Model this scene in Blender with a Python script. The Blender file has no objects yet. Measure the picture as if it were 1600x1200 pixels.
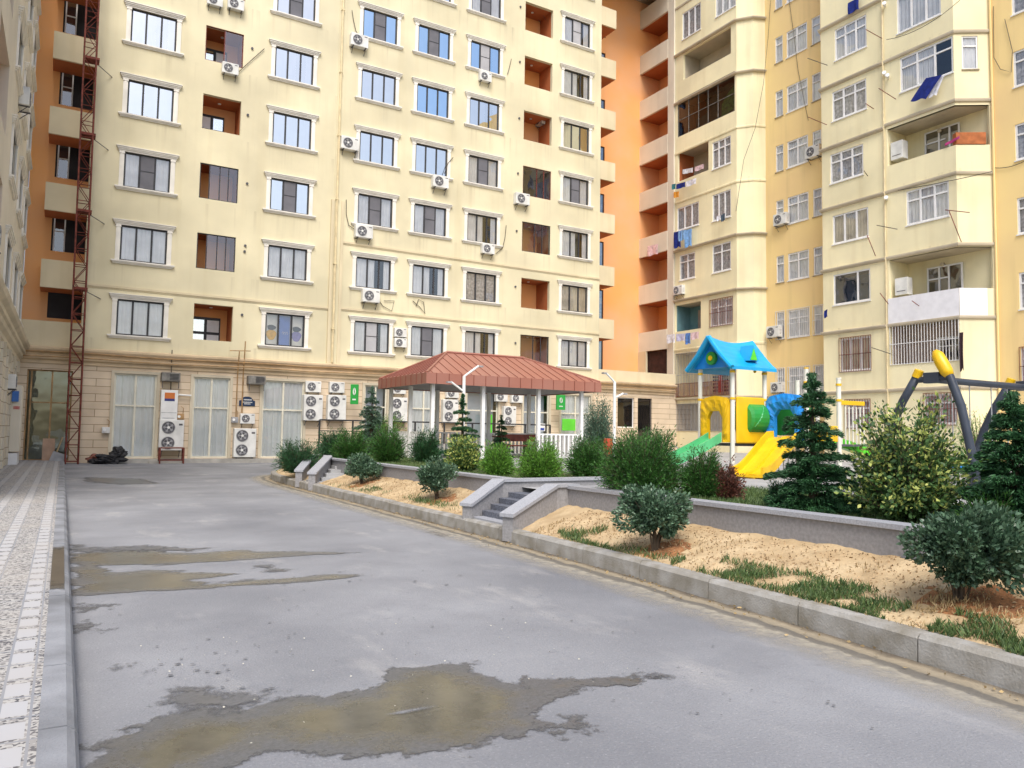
import bpy, bmesh, math, random
from mathutils import Vector, Matrix, noise
import numpy as np
SC = bpy.context.scene
COL = SC.collection
R_ = math.radians
# ---------------------------------------------------------------- camera
CAMR = Vector((0.8628569955, -0.505183033, 0.0163679055))
CAMU = Vector((-0.0465950584, -0.0472562399, 0.9977954441))
CAMF = Vector((0.5032958432, 0.8617174426, 0.0643144101))
EYE = 1.42
FPX = 1197.474
cam_d = bpy.data.cameras.new('camera'); cam = bpy.data.objects.new('camera', cam_d); COL.objects.link(cam)
cam_d.sensor_width = 36; cam_d.lens = 36 * FPX / 1600; cam_d.clip_end = 500; cam_d.clip_start = 0.05
cam.matrix_world = Matrix(((CAMR.x, CAMU.x, -CAMF.x, 0), (CAMR.y, CAMU.y, -CAMF.y, 0), (CAMR.z, CAMU.z, -CAMF.z, EYE), (0, 0, 0, 1)))
SC.camera = cam
# ---------------------------------------------------------------- sky, sun, exposure
SUN_EL, SUN_AZ = R_(53), R_(204)      # azimuth clockwise from +Y: behind the camera
w = bpy.data.worlds.new('World'); SC.world = w; w.use_nodes = True
nt = w.node_tree; sky = nt.nodes.new('ShaderNodeTexSky'); sky.sky_type = 'NISHITA'; sky.sun_disc = False
sky.sun_elevation = SUN_EL; sky.sun_rotation = SUN_AZ; sky.air_density = 1.0; sky.dust_density = 3.0; sky.ozone_density = 0.6
bg = nt.nodes['Background']; bg.inputs['Strength'].default_value = 0.15
nt.links.new(sky.outputs['Color'], bg.inputs['Color'])
sd = bpy.data.lights.new('sun', 'SUN'); sd.energy = 2.0; sd.angle = R_(30); sd.color = (1, 0.97, 0.92)
so = bpy.data.objects.new('sun', sd); COL.objects.link(so)
sdir = Vector((math.sin(SUN_AZ) * math.cos(SUN_EL), math.cos(SUN_AZ) * math.cos(SUN_EL), math.sin(SUN_EL)))
so.rotation_euler = sdir.to_track_quat('Z', 'Y').to_euler(); so.location = (0, 0, 60)
vs = SC.view_settings; vs.view_transform = 'Standard'; vs.look = 'None'; vs.exposure = 0.54; vs.gamma = 1
SC.render.resolution_x = 1024; SC.render.resolution_y = 768
try:
    SC.cycles.transparent_max_bounces = 16; SC.cycles.max_bounces = 6; SC.cycles.caustics_reflective = False; SC.cycles.caustics_refractive = False
except Exception: pass

def W(u, v, **k):                       # photo pixel on a known world plane -> world point
    d = CAMF * FPX + CAMR * (u - 800) + CAMU * (600 - v)
    (a, val), = k.items()
    i = 'xyz'.index(a); o = Vector((0, 0, EYE))
    return o + d * ((val - o[i]) / d[i])
# ---------------------------------------------------------------- materials
def lin(h):
    h = h.lstrip('#'); r = [int(h[i:i + 2], 16) / 255 for i in (0, 2, 4)]
    return tuple((c / 12.92 if c <= .04045 else ((c + .055) / 1.055) ** 2.4) for c in r)
MATS = {}
def mat(name, c, rough=.7, var=.08, scale=3., bump=0., streak=0., metal=0., spec=.3, island=0., c2=None, detail=4, coat=0., trans=0., bscale=None, streakcol=None):
    if name in MATS: return MATS[name]
    m = bpy.data.materials.new(name); m.use_nodes = True; n = m.node_tree.nodes; l = m.node_tree.links
    b = n['Principled BSDF']; c = lin(c) if isinstance(c, str) else c
    b.inputs['Roughness'].default_value = rough; b.inputs['Metallic'].default_value = metal
    b.inputs['Specular IOR Level'].default_value = spec; b.inputs['Coat Weight'].default_value = coat
    geo = n.new('ShaderNodeNewGeometry')
    nz = n.new('ShaderNodeTexNoise'); nz.inputs['Scale'].default_value = scale; nz.inputs['Detail'].default_value = detail
    l.new(geo.outputs['Position'], nz.inputs['Vector'])
    mix = n.new('ShaderNodeMix'); mix.data_type = 'RGBA'
    cc = lin(c2) if isinstance(c2, str) else (c2 or tuple(max(0, x * (1 - 2.2 * var)) for x in c))
    mix.inputs[6].default_value = (*cc, 1); mix.inputs[7].default_value = (*(tuple(min(1, x * (1 + var)) for x in c)), 1)
    mr = n.new('ShaderNodeMapRange'); mr.inputs[1].default_value = .32; mr.inputs[2].default_value = .68
    l.new(nz.outputs[0], mr.inputs[0])
    if island:
        ad = n.new('ShaderNodeMath'); ad.operation = 'MULTIPLY_ADD'; ad.inputs[1].default_value = 1 - island
        m2 = n.new('ShaderNodeMath'); m2.operation = 'MULTIPLY'; m2.inputs[1].default_value = island
        l.new(geo.outputs['Random Per Island'], m2.inputs[0]); l.new(mr.outputs[0], ad.inputs[0]); l.new(m2.outputs[0], ad.inputs[2])
        l.new(ad.outputs[0], mix.inputs[0])
    else: l.new(mr.outputs[0], mix.inputs[0])
    out = mix.outputs[2]
    if streak:
        mp = n.new('ShaderNodeMapping'); mp.inputs['Scale'].default_value = (1.6, 1.6, .09)
        l.new(geo.outputs['Position'], mp.inputs[0])
        n3 = n.new('ShaderNodeTexNoise'); n3.inputs['Scale'].default_value = 1.5; n3.inputs['Detail'].default_value = 6; l.new(mp.outputs[0], n3.inputs['Vector'])
        r3 = n.new('ShaderNodeMapRange'); r3.inputs[1].default_value = .52; r3.inputs[2].default_value = .78; r3.inputs[4].default_value = streak
        l.new(n3.outputs[0], r3.inputs[0])
        m3 = n.new('ShaderNodeMix'); m3.data_type = 'RGBA'; m3.inputs[7].default_value = (*(lin(streakcol) if streakcol else tuple(x * .45 for x in c)), 1)
        l.new(r3.outputs[0], m3.inputs[0]); l.new(out, m3.inputs[6]); out = m3.outputs[2]
    l.new(out, b.inputs['Base Color'])
    if trans:
        b.inputs['Subsurface Weight'].default_value = 0
        t = n.new('ShaderNodeBsdfTranslucent'); l.new(out, t.inputs['Color'])
        ms = n.new('ShaderNodeMixShader'); ms.inputs[0].default_value = trans
        l.new(b.outputs[0], ms.inputs[1]); l.new(t.outputs[0], ms.inputs[2]); l.new(ms.outputs[0], n['Material Output'].inputs[0])
    if bump:
        bn = n.new('ShaderNodeBump'); bn.inputs['Strength'].default_value = bump; bn.inputs['Distance'].default_value = .02
        nb = n.new('ShaderNodeTexNoise'); nb.inputs['Scale'].default_value = bscale or scale * 8; nb.inputs['Detail'].default_value = 5
        l.new(geo.outputs['Position'], nb.inputs['Vector']); l.new(nb.outputs[0], bn.inputs['Height']); l.new(bn.outputs[0], b.inputs['Normal'])
    MATS[name] = m; return m
def glass(name, tint, refl, tr):
    m = bpy.data.materials.new(name); m.use_nodes = True; n = m.node_tree.nodes; l = m.node_tree.links; n.remove(n['Principled BSDF'])
    g = n.new('ShaderNodeBsdfGlossy'); g.inputs['Roughness'].default_value = .015; g.inputs['Color'].default_value = (*tint, 1)
    t = n.new('ShaderNodeBsdfTransparent'); t.inputs['Color'].default_value = (tr, tr, tr, 1)
    lw = n.new('ShaderNodeLayerWeight'); lw.inputs[0].default_value = .35
    a = n.new('ShaderNodeMath'); a.operation = 'MULTIPLY_ADD'; a.inputs[1].default_value = .6; a.inputs[2].default_value = refl; a.use_clamp = True
    l.new(lw.outputs['Fresnel'], a.inputs[0])
    ng = n.new('ShaderNodeNewGeometry'); nn = n.new('ShaderNodeTexNoise'); nn.inputs['Scale'].default_value = .9; l.new(ng.outputs['Position'], nn.inputs['Vector'])
    bn = n.new('ShaderNodeBump'); bn.inputs['Strength'].default_value = .25; bn.inputs['Distance'].default_value = .05; l.new(nn.outputs[0], bn.inputs['Height']); l.new(bn.outputs[0], g.inputs['Normal'])
    x = n.new('ShaderNodeMixShader'); l.new(a.outputs[0], x.inputs[0]); l.new(t.outputs[0], x.inputs[1]); l.new(g.outputs[0], x.inputs[2]); l.new(x.outputs[0], n['Material Output'].inputs[0])
    MATS[name] = m; return m
M = {}
M['stucco'] = mat('beige_stucco', (.73, .665, .46), .9, .08, .35, .15, .18, streakcol='#b8a678', bscale=40)
def drips(m, z0=4.90, pitch=3., amt=.5):
    n = m.node_tree.nodes; l = m.node_tree.links; b = n['Principled BSDF']; src = b.inputs['Base Color'].links[0].from_socket; geo = n.new('ShaderNodeNewGeometry'); sp = n.new('ShaderNodeSeparateXYZ'); l.new(geo.outputs['Position'], sp.inputs[0])
    def mt(op, a, c, clamp=False):
        k = n.new('ShaderNodeMath'); k.operation = op; k.use_clamp = clamp
        for i, q in enumerate((a, c)):
            if isinstance(q, (int, float)): k.inputs[i].default_value = q
            else: l.new(q, k.inputs[i])
        return k.outputs[0]
    fr = mt('FRACT', mt('MULTIPLY', mt('SUBTRACT', sp.outputs[2], z0 - 60), 1 / pitch), 0)
    wgt = n.new('ShaderNodeMapRange'); wgt.inputs[1].default_value = .62; wgt.inputs[2].default_value = 1.; l.new(fr, wgt.inputs[0])
    mp = n.new('ShaderNodeMapping'); mp.inputs['Scale'].default_value = (5, 5, .12); l.new(geo.outputs['Position'], mp.inputs[0]); nz = n.new('ShaderNodeTexNoise'); nz.inputs['Scale'].default_value = 1.; nz.inputs['Detail'].default_value = 5; l.new(mp.outputs[0], nz.inputs['Vector'])
    r = n.new('ShaderNodeMapRange'); r.inputs[1].default_value = .55; r.inputs[2].default_value = .72; r.inputs[4].default_value = amt; l.new(nz.outputs[0], r.inputs[0])
    f = mt('MULTIPLY', wgt.outputs[0], r.outputs[0]); x = n.new('ShaderNodeMix'); x.data_type = 'RGBA'; x.inputs[7].default_value = (.42, .36, .24, 1); l.new(f, x.inputs[0]); l.new(src, x.inputs[6])
    n4 = n.new('ShaderNodeTexNoise'); n4.inputs['Scale'].default_value = .22; n4.inputs['Detail'].default_value = 9; n4.inputs['Roughness'].default_value = .7; l.new(geo.outputs['Position'], n4.inputs['Vector']); r4 = n.new('ShaderNodeMapRange'); r4.inputs[1].default_value = .5; r4.inputs[2].default_value = .7; r4.inputs[4].default_value = .28; l.new(n4.outputs[0], r4.inputs[0])
    y = n.new('ShaderNodeMix'); y.data_type = 'RGBA'; y.inputs[7].default_value = (.60, .54, .40, 1); l.new(r4.outputs[0], y.inputs[0]); l.new(x.outputs[2], y.inputs[6]); l.new(y.outputs[2], b.inputs['Base Color'])
drips(M['stucco'])
M['stucco2'] = mat('beige_parapet_stucco', (.69, .60, .41), .9, .06, .5, .15, .3, streakcol='#b8a878', bscale=40)
M['greybeige'] = mat('grey_beige_stucco', (.72, .66, .54), .9, .06, .4, .1, .15, bscale=40)
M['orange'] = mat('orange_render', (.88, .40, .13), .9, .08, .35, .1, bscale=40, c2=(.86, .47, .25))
M['orange_dk'] = mat('dark_orange_render', (.48, .15, .055), .9, .08, .5)  # darker orange for recess sides, reveals and balcony undersides
M['cream'] = mat('cream_yellow_render', (.87, .79, .52), .9, .06, .4, .12, .24, streakcol='#bda877', bscale=40)
drips(M['cream'], 3.6, 3., .35)
M['ochre'] = mat('ochre_render', (.84, .64, .29), .9, .07, .3, .12, .22, c2=(.82, .60, .30), bscale=40)
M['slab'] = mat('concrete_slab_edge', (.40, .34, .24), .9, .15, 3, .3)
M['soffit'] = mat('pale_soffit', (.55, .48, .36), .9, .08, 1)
M['trim'] = mat('white_plaster_moulding', (.84, .81, .74), .8, .05, 2)
M['darkframe'] = mat('dark_grey_window_frame', (.05, .05, .055), .45, .1, 4)
M['pvc'] = mat('white_window_frame', (.80, .80, .80), .4, .04, 3)
M['curtain'] = mat('white_curtain_cloth', (.90, .91, .92), .9, .06, 2)
M['curtain2'] = mat('cream_curtain_cloth', (.72, .64, .50), .9, .12, 2)
M['curtain3'] = mat('grey_lace_curtain', (.62, .60, .60), .9, .18, 9)
M['screen'] = mat('grey_insect_screen', (.16, .16, .18), .9, .06, 2)
M['screen2'] = mat('pale_insect_screen', (.42, .42, .44), .9, .06, 2)
M['dark'] = mat('dark_room', (.045, .042, .045), .9, .2, .8)  # unlit room depth put into a near-black colour
M['glass'] = glass('window_glass', (1., 1., 1.), .12, 1.)
M['glass_hi'] = glass('coated_window_glass', (1., 1., .97), .68, 1.)
M['glass_sky'] = glass('sky_reflection_tinted_glass', (.62, .82, 1.), .70, .8)  # blue of the reflected sky put into the gloss colour
M['glass_lo'] = glass('plain_window_glass', (.9, .95, 1.), .07, 1.)
M['glass_green'] = glass('greenish_shop_glass', (.8, .9, .85), .14, .62)
M['glass_dark'] = glass('tinted_glazing', (.9, .9, 1.), .10, .45)
M['white'] = mat('white_painted_metal', (.80, .80, .78), .45, .05, 3)
M['acwhite'] = mat('air_conditioner_casing', (.74, .74, .71), .45, .08, 2.5, streak=.15)
M['acold'] = mat('grimy_metal_casing', (.22, .21, .19), .6, .2, 6)
M['black'] = mat('black_plastic', (.03, .03, .033), .5, .1, 5)
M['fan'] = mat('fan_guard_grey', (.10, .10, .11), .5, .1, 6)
M['fanhub'] = mat('fan_hub_grey', (.35, .35, .36), .5, .1, 6)
M['rust'] = mat('rust_red_paint', (.20, .050, .035), .7, .25, 8)
M['pipe'] = mat('ochre_gas_pipe', (.42, .26, .12), .6, .15, 4)
M['creampipe'] = mat('cream_downpipe', (.74, .62, .38), .6, .08, 3)
M['cable'] = mat('dark_cable', (.09, .075, .06), .7, .1, 4)
def stone_mat(name, c, rowh, w_):
    m = mat(name, c, .85, .06, 1.2, .08); n = m.node_tree.nodes; l = m.node_tree.links; b = n['Principled BSDF']
    src = b.inputs['Base Color'].links[0].from_socket
    geo = n.new('ShaderNodeNewGeometry'); sp = n.new('ShaderNodeSeparateXYZ'); l.new(geo.outputs['Position'], sp.inputs[0])
    ad = n.new('ShaderNodeMath'); ad.operation = 'ADD'; l.new(sp.outputs[0], ad.inputs[0]); l.new(sp.outputs[1], ad.inputs[1])
    cb = n.new('ShaderNodeCombineXYZ'); l.new(ad.outputs[0], cb.inputs[0]); l.new(sp.outputs[2], cb.inputs[1])
    br = n.new('ShaderNodeTexBrick'); l.new(cb.outputs[0], br.inputs['Vector']); br.inputs['Scale'].default_value = 1
    br.inputs['Brick Width'].default_value = w_; br.inputs['Row Height'].default_value = rowh; br.inputs['Mortar Size'].default_value = .012; br.inputs['Mortar Smooth'].default_value = .2
    br.inputs['Color1'].default_value = (1, 1, 1, 1); br.inputs['Color2'].default_value = (.88, .86, .84, 1); br.inputs['Mortar'].default_value = (.45, .38, .30, 1)
    mx = n.new('ShaderNodeMix'); mx.data_type = 'RGBA'; mx.blend_type = 'MULTIPLY'; mx.inputs[0].default_value = 1
    l.new(src, mx.inputs[6]); l.new(br.outputs['Color'], mx.inputs[7]); l.new(mx.outputs[2], b.inputs['Base Color']); return m
M['stone'] = stone_mat('peach_stone_cladding', (.74, .61, .45), .3, 3.7)
M['stone_l'] = stone_mat('pale_stone_cladding', (.74, .68, .56), .35, .8)
M['cornice'] = mat('peach_cornice_stone', (.64, .50, .33), .85, .10, .8, .1, .25)
M['cornice_p'] = mat('pale_cornice_stone', (.62, .55, .42), .85, .08, .8, .1, .2)
M['granite'] = mat('grey_granite', (.36, .37, .40), .55, .10, 60, detail=2)
M['granite_side'] = mat('grey_granite_cladding', (.28, .275, .28), .75, .08, 30, detail=2)
M['granite_dk'] = mat('dark_granite_step', (.15, .16, .19), .6, .2, 40, detail=2)
M['concrete'] = mat('pale_concrete', (.42, .40, .36), .9, .12, 2.5, .2, .25)
M['kerb'] = mat('kerb_concrete', (.34, .33, .31), .85, .14, 5, .3, c2=(.24, .22, .18), bscale=60)
M['kerb2'] = mat('blue_grey_kerb_concrete', (.25, .26, .28), .75, .18, 2.2, .3, bscale=60)
# ---------------------------------------------------------------- mesh helpers
class MB:
    def __init__(s): s.v = []; s.f = []; s.mi = []; s.ms = []
    def mid(s, m):
        if m not in s.ms: s.ms.append(m)
        return s.ms.index(m)
    def face(s, pts, m):
        i = len(s.v); s.v += [tuple(p) for p in pts]; s.f.append(tuple(range(i, i + len(pts)))); s.mi.append(s.mid(m))
    def mesh(s, vs_, fs, m):
        i = len(s.v); s.v += [tuple(p) for p in vs_]; k = s.mid(m)
        for f in fs: s.f.append(tuple(i + a for a in f)); s.mi.append(k)
    def box(s, a, b, m, rot=None, org=None):
        x0, y0, z0 = a; x1, y1, z1 = b
        p = [Vector(q) for q in ((x0, y0, z0), (x1, y0, z0), (x1, y1, z0), (x0, y1, z0), (x0, y0, z1), (x1, y0, z1), (x1, y1, z1), (x0, y1, z1))]
        if rot: o = Vector(org or (0, 0, 0)); p = [rot @ (q - o) + o for q in p]
        s.mesh(p, [(0, 3, 2, 1), (4, 5, 6, 7), (0, 1, 5, 4), (1, 2, 6, 5), (2, 3, 7, 6), (3, 0, 4, 7)], m)
    def tube(s, pts, r, m, n=6, cap=True):
        pts = [Vector(p) for p in pts]; rs = r if isinstance(r, (list, tuple)) else [r] * len(pts)
        vs_ = []; up = None
        for i, p in enumerate(pts):
            t = (pts[min(i + 1, len(pts) - 1)] - pts[max(i - 1, 0)])
            if t.length < 1e-9: t = Vector((0, 0, 1))
            t.normalize()
            if up is None: up = Vector((0, 0, 1)) if abs(t.z) < .9 else Vector((1, 0, 0))
            a = t.cross(up); a = a.normalized() if a.length > 1e-6 else t.orthogonal().normalized(); b = t.cross(a).normalized(); up = -b if up.dot(-b) > 0 else b
            for k in range(n):
                an = 2 * math.pi * k / n; vs_.append(p + (a * math.cos(an) + b * math.sin(an)) * rs[i])
        fs = []
        for i in range(len(pts) - 1):
            for k in range(n): fs.append((i * n + k, i * n + (k + 1) % n, (i + 1) * n + (k + 1) % n, (i + 1) * n + k))
        if cap: fs.append(tuple(range(n - 1, -1, -1))); fs.append(tuple((len(pts) - 1) * n + k for k in range(n)))
        s.mesh(vs_, fs, m)
    def build(s, name, parent=None, loc=(0, 0, 0), rz=0, smooth=False, bevel=0, kind=None, base=None):
        if base is not None:                       # mesh given in world coordinates, origin moved to base
            s.v = [(x - base[0], y - base[1], z - base[2]) for x, y, z in s.v]; loc = base
        me = bpy.data.meshes.new(name); me.from_pydata(s.v, [], s.f)
        for m in s.ms: me.materials.append(m)
        me.polygons.foreach_set('material_index', s.mi)
        if smooth: me.polygons.foreach_set('use_smooth', [True] * len(s.f))
        me.update(); o = bpy.data.objects.new(name, me); COL.objects.link(o)
        o.rotation_euler = (0, 0, rz); o.location = loc
        if parent:
            o.parent = parent
            if parent.type == 'EMPTY' and parent.get('world_children'): o.location = Vector(loc) - parent.location
        if bevel:
            b = o.modifiers.new('bevel', 'BEVEL'); b.width = bevel; b.segments = 2; b.limit_method = 'ANGLE'
        if kind: o['kind'] = kind
        return o
def tag(o, label, cat, group=None):
    o['label'] = label; o['category'] = cat
    if group: o['group'] = group
    return o
def thing(name, label, cat, loc=(0, 0, 0), group=None, world=True, rz=0):
    o = bpy.data.objects.new(name, None); COL.objects.link(o); o.location = loc; o.rotation_euler = (0, 0, rz); o.empty_display_size = .2
    if world: o['world_children'] = 1
    return tag(o, label, cat, group)
KIDS = {}
def kids(o): return [c for c in bpy.data.objects if c.parent == o]
def dup(root, loc, rz=0, label=None, group=None, parent=None, skip=()):
    def rec(o, p):
        c = o.copy(); COL.objects.link(c)
        if p: c.parent = p
        for k in TREE.get(o.name, []):
            if k.name.split('.')[0] in skip: continue
            rec(k, c)
        return c
    c = rec(root, parent); c.location = loc; c.rotation_euler = (0, 0, rz)
    if label: c['label'] = label
    if group: c['group'] = group
    return c
TREE = {}
def reg(root):
    TREE[root.name] = kids(root)
    for k in TREE[root.name]: reg(k)
def wall(mb, p0, p1, z0, z1, ops, m, depth=.18, rev=None, thick=False):
    p0 = Vector((p0[0], p0[1], 0)); p1 = Vector((p1[0], p1[1], 0)); d = (p1 - p0); L = d.length; d.normalize(); n = Vector((d.y, -d.x, 0)); inn = -n * depth
    us = sorted({0, L, *[o[0] for o in ops], *[o[1] for o in ops]}); zs = sorted({z0, z1, *[o[2] for o in ops], *[o[3] for o in ops]})
    us = [u for u in us if 0 <= u <= L]; zs = [z for z in zs if z0 <= z <= z1]
    P = lambda u, z, e=0: p0 + d * u + Vector((0, 0, z)) + (inn if e else Vector((0, 0, 0)))
    for i in range(len(us) - 1):
        for j in range(len(zs) - 1):
            cu = (us[i] + us[i + 1]) / 2; cz = (zs[j] + zs[j + 1]) / 2
            if any(a < cu < b and c < cz < e for a, b, c, e in ops): continue
            mb.face([P(us[i], zs[j]), P(us[i + 1], zs[j]), P(us[i + 1], zs[j + 1]), P(us[i], zs[j + 1])], m)
    for a, b, c, e in ops:
        rm = rev or m
        mb.face([P(a, c), P(a, c, 1), P(b, c, 1), P(b, c)], rm); mb.face([P(a, e), P(b, e), P(b, e, 1), P(a, e, 1)], rm)
        if a > .001: mb.face([P(a, c), P(a, e), P(a, e, 1), P(a, c, 1)], rm)
        if b < L - .001: mb.face([P(b, c), P(b, c, 1), P(b, e, 1), P(b, e)], rm)
def curtain_mb(w_, h, m, y=.0, folds=9, amp=.03, x0=0, z0=0, seed=0):
    rnd = random.Random(seed); mb = MB(); n = folds * 4; vs_ = []
    ph = rnd.random() * 6
    for i in range(n + 1):
        x = x0 + w_ * i / n; yy = y + amp * math.sin(ph + i / 4 * 2 * math.pi + .6 * math.sin(i * .9 + ph))
        vs_ += [(x, yy, z0), (x + .01 * math.sin(i), yy * 1.0 + .004, z0 + h)]
    mb.mesh(vs_, [(2 * i, 2 * i + 2, 2 * i + 3, 2 * i + 1) for i in range(n)], m); return mb
def bars(mb, pts_w, h, m, spacing=.11, r=.009, rows=3, x0=0, z0=0, y=0):
    n = max(2, int(pts_w / spacing))
    for i in range(n + 1):
        x = x0 + pts_w * i / n; mb.box((x - r, y - r, z0), (x + r, y + r, z0 + h), m)
    for j in range(rows):
        z = z0 + h * j / (rows - 1); mb.box((x0 - r, y - r * 1.6, z - r * 1.3), (x0 + pts_w + r, y + r * 1.6, z + r * 1.3), m)
def ledge(mb, path, prof, m, zb=0):
    # sweep a (out, z) profile along a plan path; outward is to the right-hand (dy,-dx) side
    pts = [Vector((p[0], p[1], 0)) for p in path]; offs = []
    for i, p in enumerate(pts):
        ns = []
        if i > 0: d = (p - pts[i - 1]).normalized(); ns.append(Vector((d.y, -d.x, 0)))
        if i < len(pts) - 1: d = (pts[i + 1] - p).normalized(); ns.append(Vector((d.y, -d.x, 0)))
        a = sum(ns, Vector()).normalized(); offs.append(a / max(.4, a.dot(ns[0])))
    k = len(prof); vs_ = []
    for p, o in zip(pts, offs):
        for q in prof: vs_.append(p + o * q[0] + Vector((0, 0, zb + q[1])))
    fs = []
    for i in range(len(pts) - 1):
        for j in range(k): fs.append((i * k + j, (i + 1) * k + j, (i + 1) * k + (j + 1) % k, i * k + (j + 1) % k))
    fs.append(tuple(range(k))); fs.append(tuple((len(pts) - 1) * k + j for j in reversed(range(k))))
    mb.mesh(vs_, fs, m)
# ================================================================ window prototypes for the beige block
rnd = random.Random(7)
YA = 34.1; AX0, AX1 = .45, 25.45; S0 = 5.08; HOP = 1.44; WOP = 1.72
def trim_mb(w_=WOP, h=HOP):
    mb = MB(); m = M['trim']; a = w_ / 2
    for s in (-1, 1):
        x = s * (a + .085); mb.box((x - .085, -.035, -.02), (x + .085, .02, h + .02), m)
        mb.box((x - .04, -.05, .02), (x + .04, -.035, h - .02), m)
        mb.box((x - .10, -.06, h - .10), (x + .10, -.035, h - .02), m)
    e = a + .29
    for i, (o, z0, z1) in enumerate(((.05, 0, .06), (.08, .06, .11), (.11, .11, .17), (.14, .17, .20))):
        mb.box((-e + .12 - o, -o, h + z0), (e - .12 + o, .02, h + z1), m)
    for i, (o, z0, z1) in enumerate(((.12, -.05, 0), (.09, -.09, -.05), (.05, -.14, -.09))):
        mb.box((-e + .10 - o, -o, z0), (e - .10 + o, .02, z1), m)
    return mb
def frame_mb(w_, h, m, mull=(1/3, 2/3), trans=(), t=.06, y=.045, dep=.05, sash=False):
    mb = MB(); a = w_ / 2
    mb.box((-a, y, 0), (-a + t, y + dep, h), m); mb.box((a - t, y, 0), (a, y + dep, h), m)
    mb.box((-a + t, y, 0), (a - t, y + dep, t), m); mb.box((-a + t, y, h - t), (a - t, y + dep, h), m)
    for q in mull: x = -a + w_ * q; mb.box((x - t * .55, y - .004, t), (x + t * .55, y + dep - .002, h - t), m)
    for (q0, q1, z) in trans: mb.box((-a + w_ * q0 + t * .4, y - .002, h * z - t * .45), (-a + w_ * q1 - t * .4, y + dep - .004, h * z + t * .45), m)
    return mb
def pane_mb(w_, h, m, y=.07):
    mb = MB(); a = w_ / 2 - .02; mb.face([(-a, y, .02), (a, y, .02), (a, y, h - .02), (-a, y, h - .02)], m); return mb
PROTO = {}
def awindow(kind, gl):
    key = (kind, gl)
    if key in PROTO: return PROTO[key]
    r = trim_mb().build('window', None)
    fm = M['darkframe']; w_, h = WOP, HOP
    fr = frame_mb(w_, h, fm, t=.065); fr.build('frame', r)
    pane_mb(w_, h, M[gl]).build('pane', r)
    a = w_ / 2
    def cur(x0, x1, m='curtain', sd=0, y=.105): curtain_mb(x1 - x0, h - .05, M[m], y, max(3, int((x1 - x0) * 7)), .014, x0, .02, sd).build('curtain', r)
    def scr(m='screen'):
        s = MB(); s.box((-w_ / 6 + .04, .035, .06), (w_ / 6 - .04, .040, h - .06), M[m]); s.box((-w_ / 6 + .03, .025, h * .52), (w_ / 6 - .03, .034, h * .54), fm); s.build('insect_screen', r)
    if kind == 'full': cur(-a, a, sd=1)
    elif kind == 'sides': cur(-a, -a * .38, sd=2); cur(a * .36, a, sd=3); 
    elif kind == 'sides_screen': cur(-a, -a * .3, sd=4); cur(a * .3, a, sd=5); scr()
    elif kind == 'screen': cur(-a, -a * .2, sd=6); cur(a * .55, a, sd=12); scr('screen2')
    elif kind == 'cream': cur(-a, a, 'curtain2', 7)
    elif kind == 'half': cur(-a, a * .1, sd=8); cur(a * .62, a, sd=9)
    elif kind == 'lace': cur(-a, a, 'curtain3', 10)
    elif kind == 'poster':
        s = MB(); s.box((-a + .05, .20, .05), (a - .05, .21, h - .05), M['trim']); s.build('backing', r)
        s = MB(); s.box((-.25, .17, .07), (.25, .185, h - .07), mat('poster_blue', '#5f7fd0', .6, .05)); s.build('centre_panel', r)
        s = MB()
        for cx, c1, c2 in ((-.55, '#f0b62a', '#2b2230'), (.55, '#8a7fc0', '#2b2b3a')):
            for k, (c, rr, zc) in enumerate(((c1, .2, .5), (c2, .17, .82))):
                cc = mat('poster_' + c[1:], c, .6, .1, 8); pts = [(cx + rr * (1.1 + .15 * math.sin(3 * t + k)) * math.cos(t), .19 - .004 * k, zc + rr * 1.15 * math.sin(t) * (1 if k == 0 else .62)) for t in [i * math.pi / 10 for i in range(20)]]
                s.face(pts, cc)
        for t in range(3):
            s.tube([(-.09 + .09 * t, .165, .60), (-.05 + .09 * t, .165, .68), (-.01 + .09 * t, .165, .60), (-.05 + .09 * t, .165, .54)], .008, M['trim'], 4)
        s.build('printed_motif', r)
    reg(r); PROTO[key] = [r, False]; return PROTO[key]
def put_awindow(kind, gl, parent, loc, rz=0):
    p = awindow(kind, gl); r, used = p
    if not used: p[1] = True; r.parent = parent; r.location = Vector(loc) - parent.location; r.rotation_euler = (0, 0, rz); return r
    return dup(r, Vector(loc) - parent.location, rz, parent=parent)
# ================================================================ beige and orange apartment block (facade, left recess, right recess)
A = thing('apartment_building', 'long beige apartment block with orange recessed corners and stone ground floor, facing the road end', 'building', (12.95, YA, 0))
ZT = 29.5
cols = [2.5, 8.27, 12.27, 15.1, 18.0, 23.77]
nmax = [5, 6, 7, 7, 7, 8]
seq = {  # kinds by column, bottom up
 0: ['full', 'full', 'sides_screen', 'sides', 'half'],
 1: ['poster', 'full', 'sides_screen', 'full', 'half', 'sides_screen'],
 2: ['screen', 'half', 'sides_screen', 'full', 'full', 'sides_screen', 'sides'],
 3: ['sides_screen', 'half', 'sides_screen', 'full', 'full', 'sides_screen', 'full'],
 4: ['half', 'lace', 'half', 'sides_screen', 'half', 'screen', 'sides_screen'],
 5: ['full', 'cream', 'half', 'sides_screen', 'full', 'half', 'screen', 'sides']}
gls = {0: ['glass', 'glass', 'glass', 'glass_hi', 'glass_hi'], 1: ['glass', 'glass', 'glass_hi', 'glass_hi', 'glass_hi', 'glass_hi'],
       2: ['glass', 'glass', 'glass', 'glass_hi', 'glass_hi', 'glass_sky', 'glass_hi'], 3: ['glass', 'glass', 'glass', 'glass_hi', 'glass_sky', 'glass_sky', 'glass_hi'],
       4: ['glass', 'glass', 'glass', 'glass', 'glass_hi', 'glass_sky'], 5: ['glass', 'glass', 'glass', 'glass', 'glass_hi', 'glass', 'glass']}
ops = []
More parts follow.
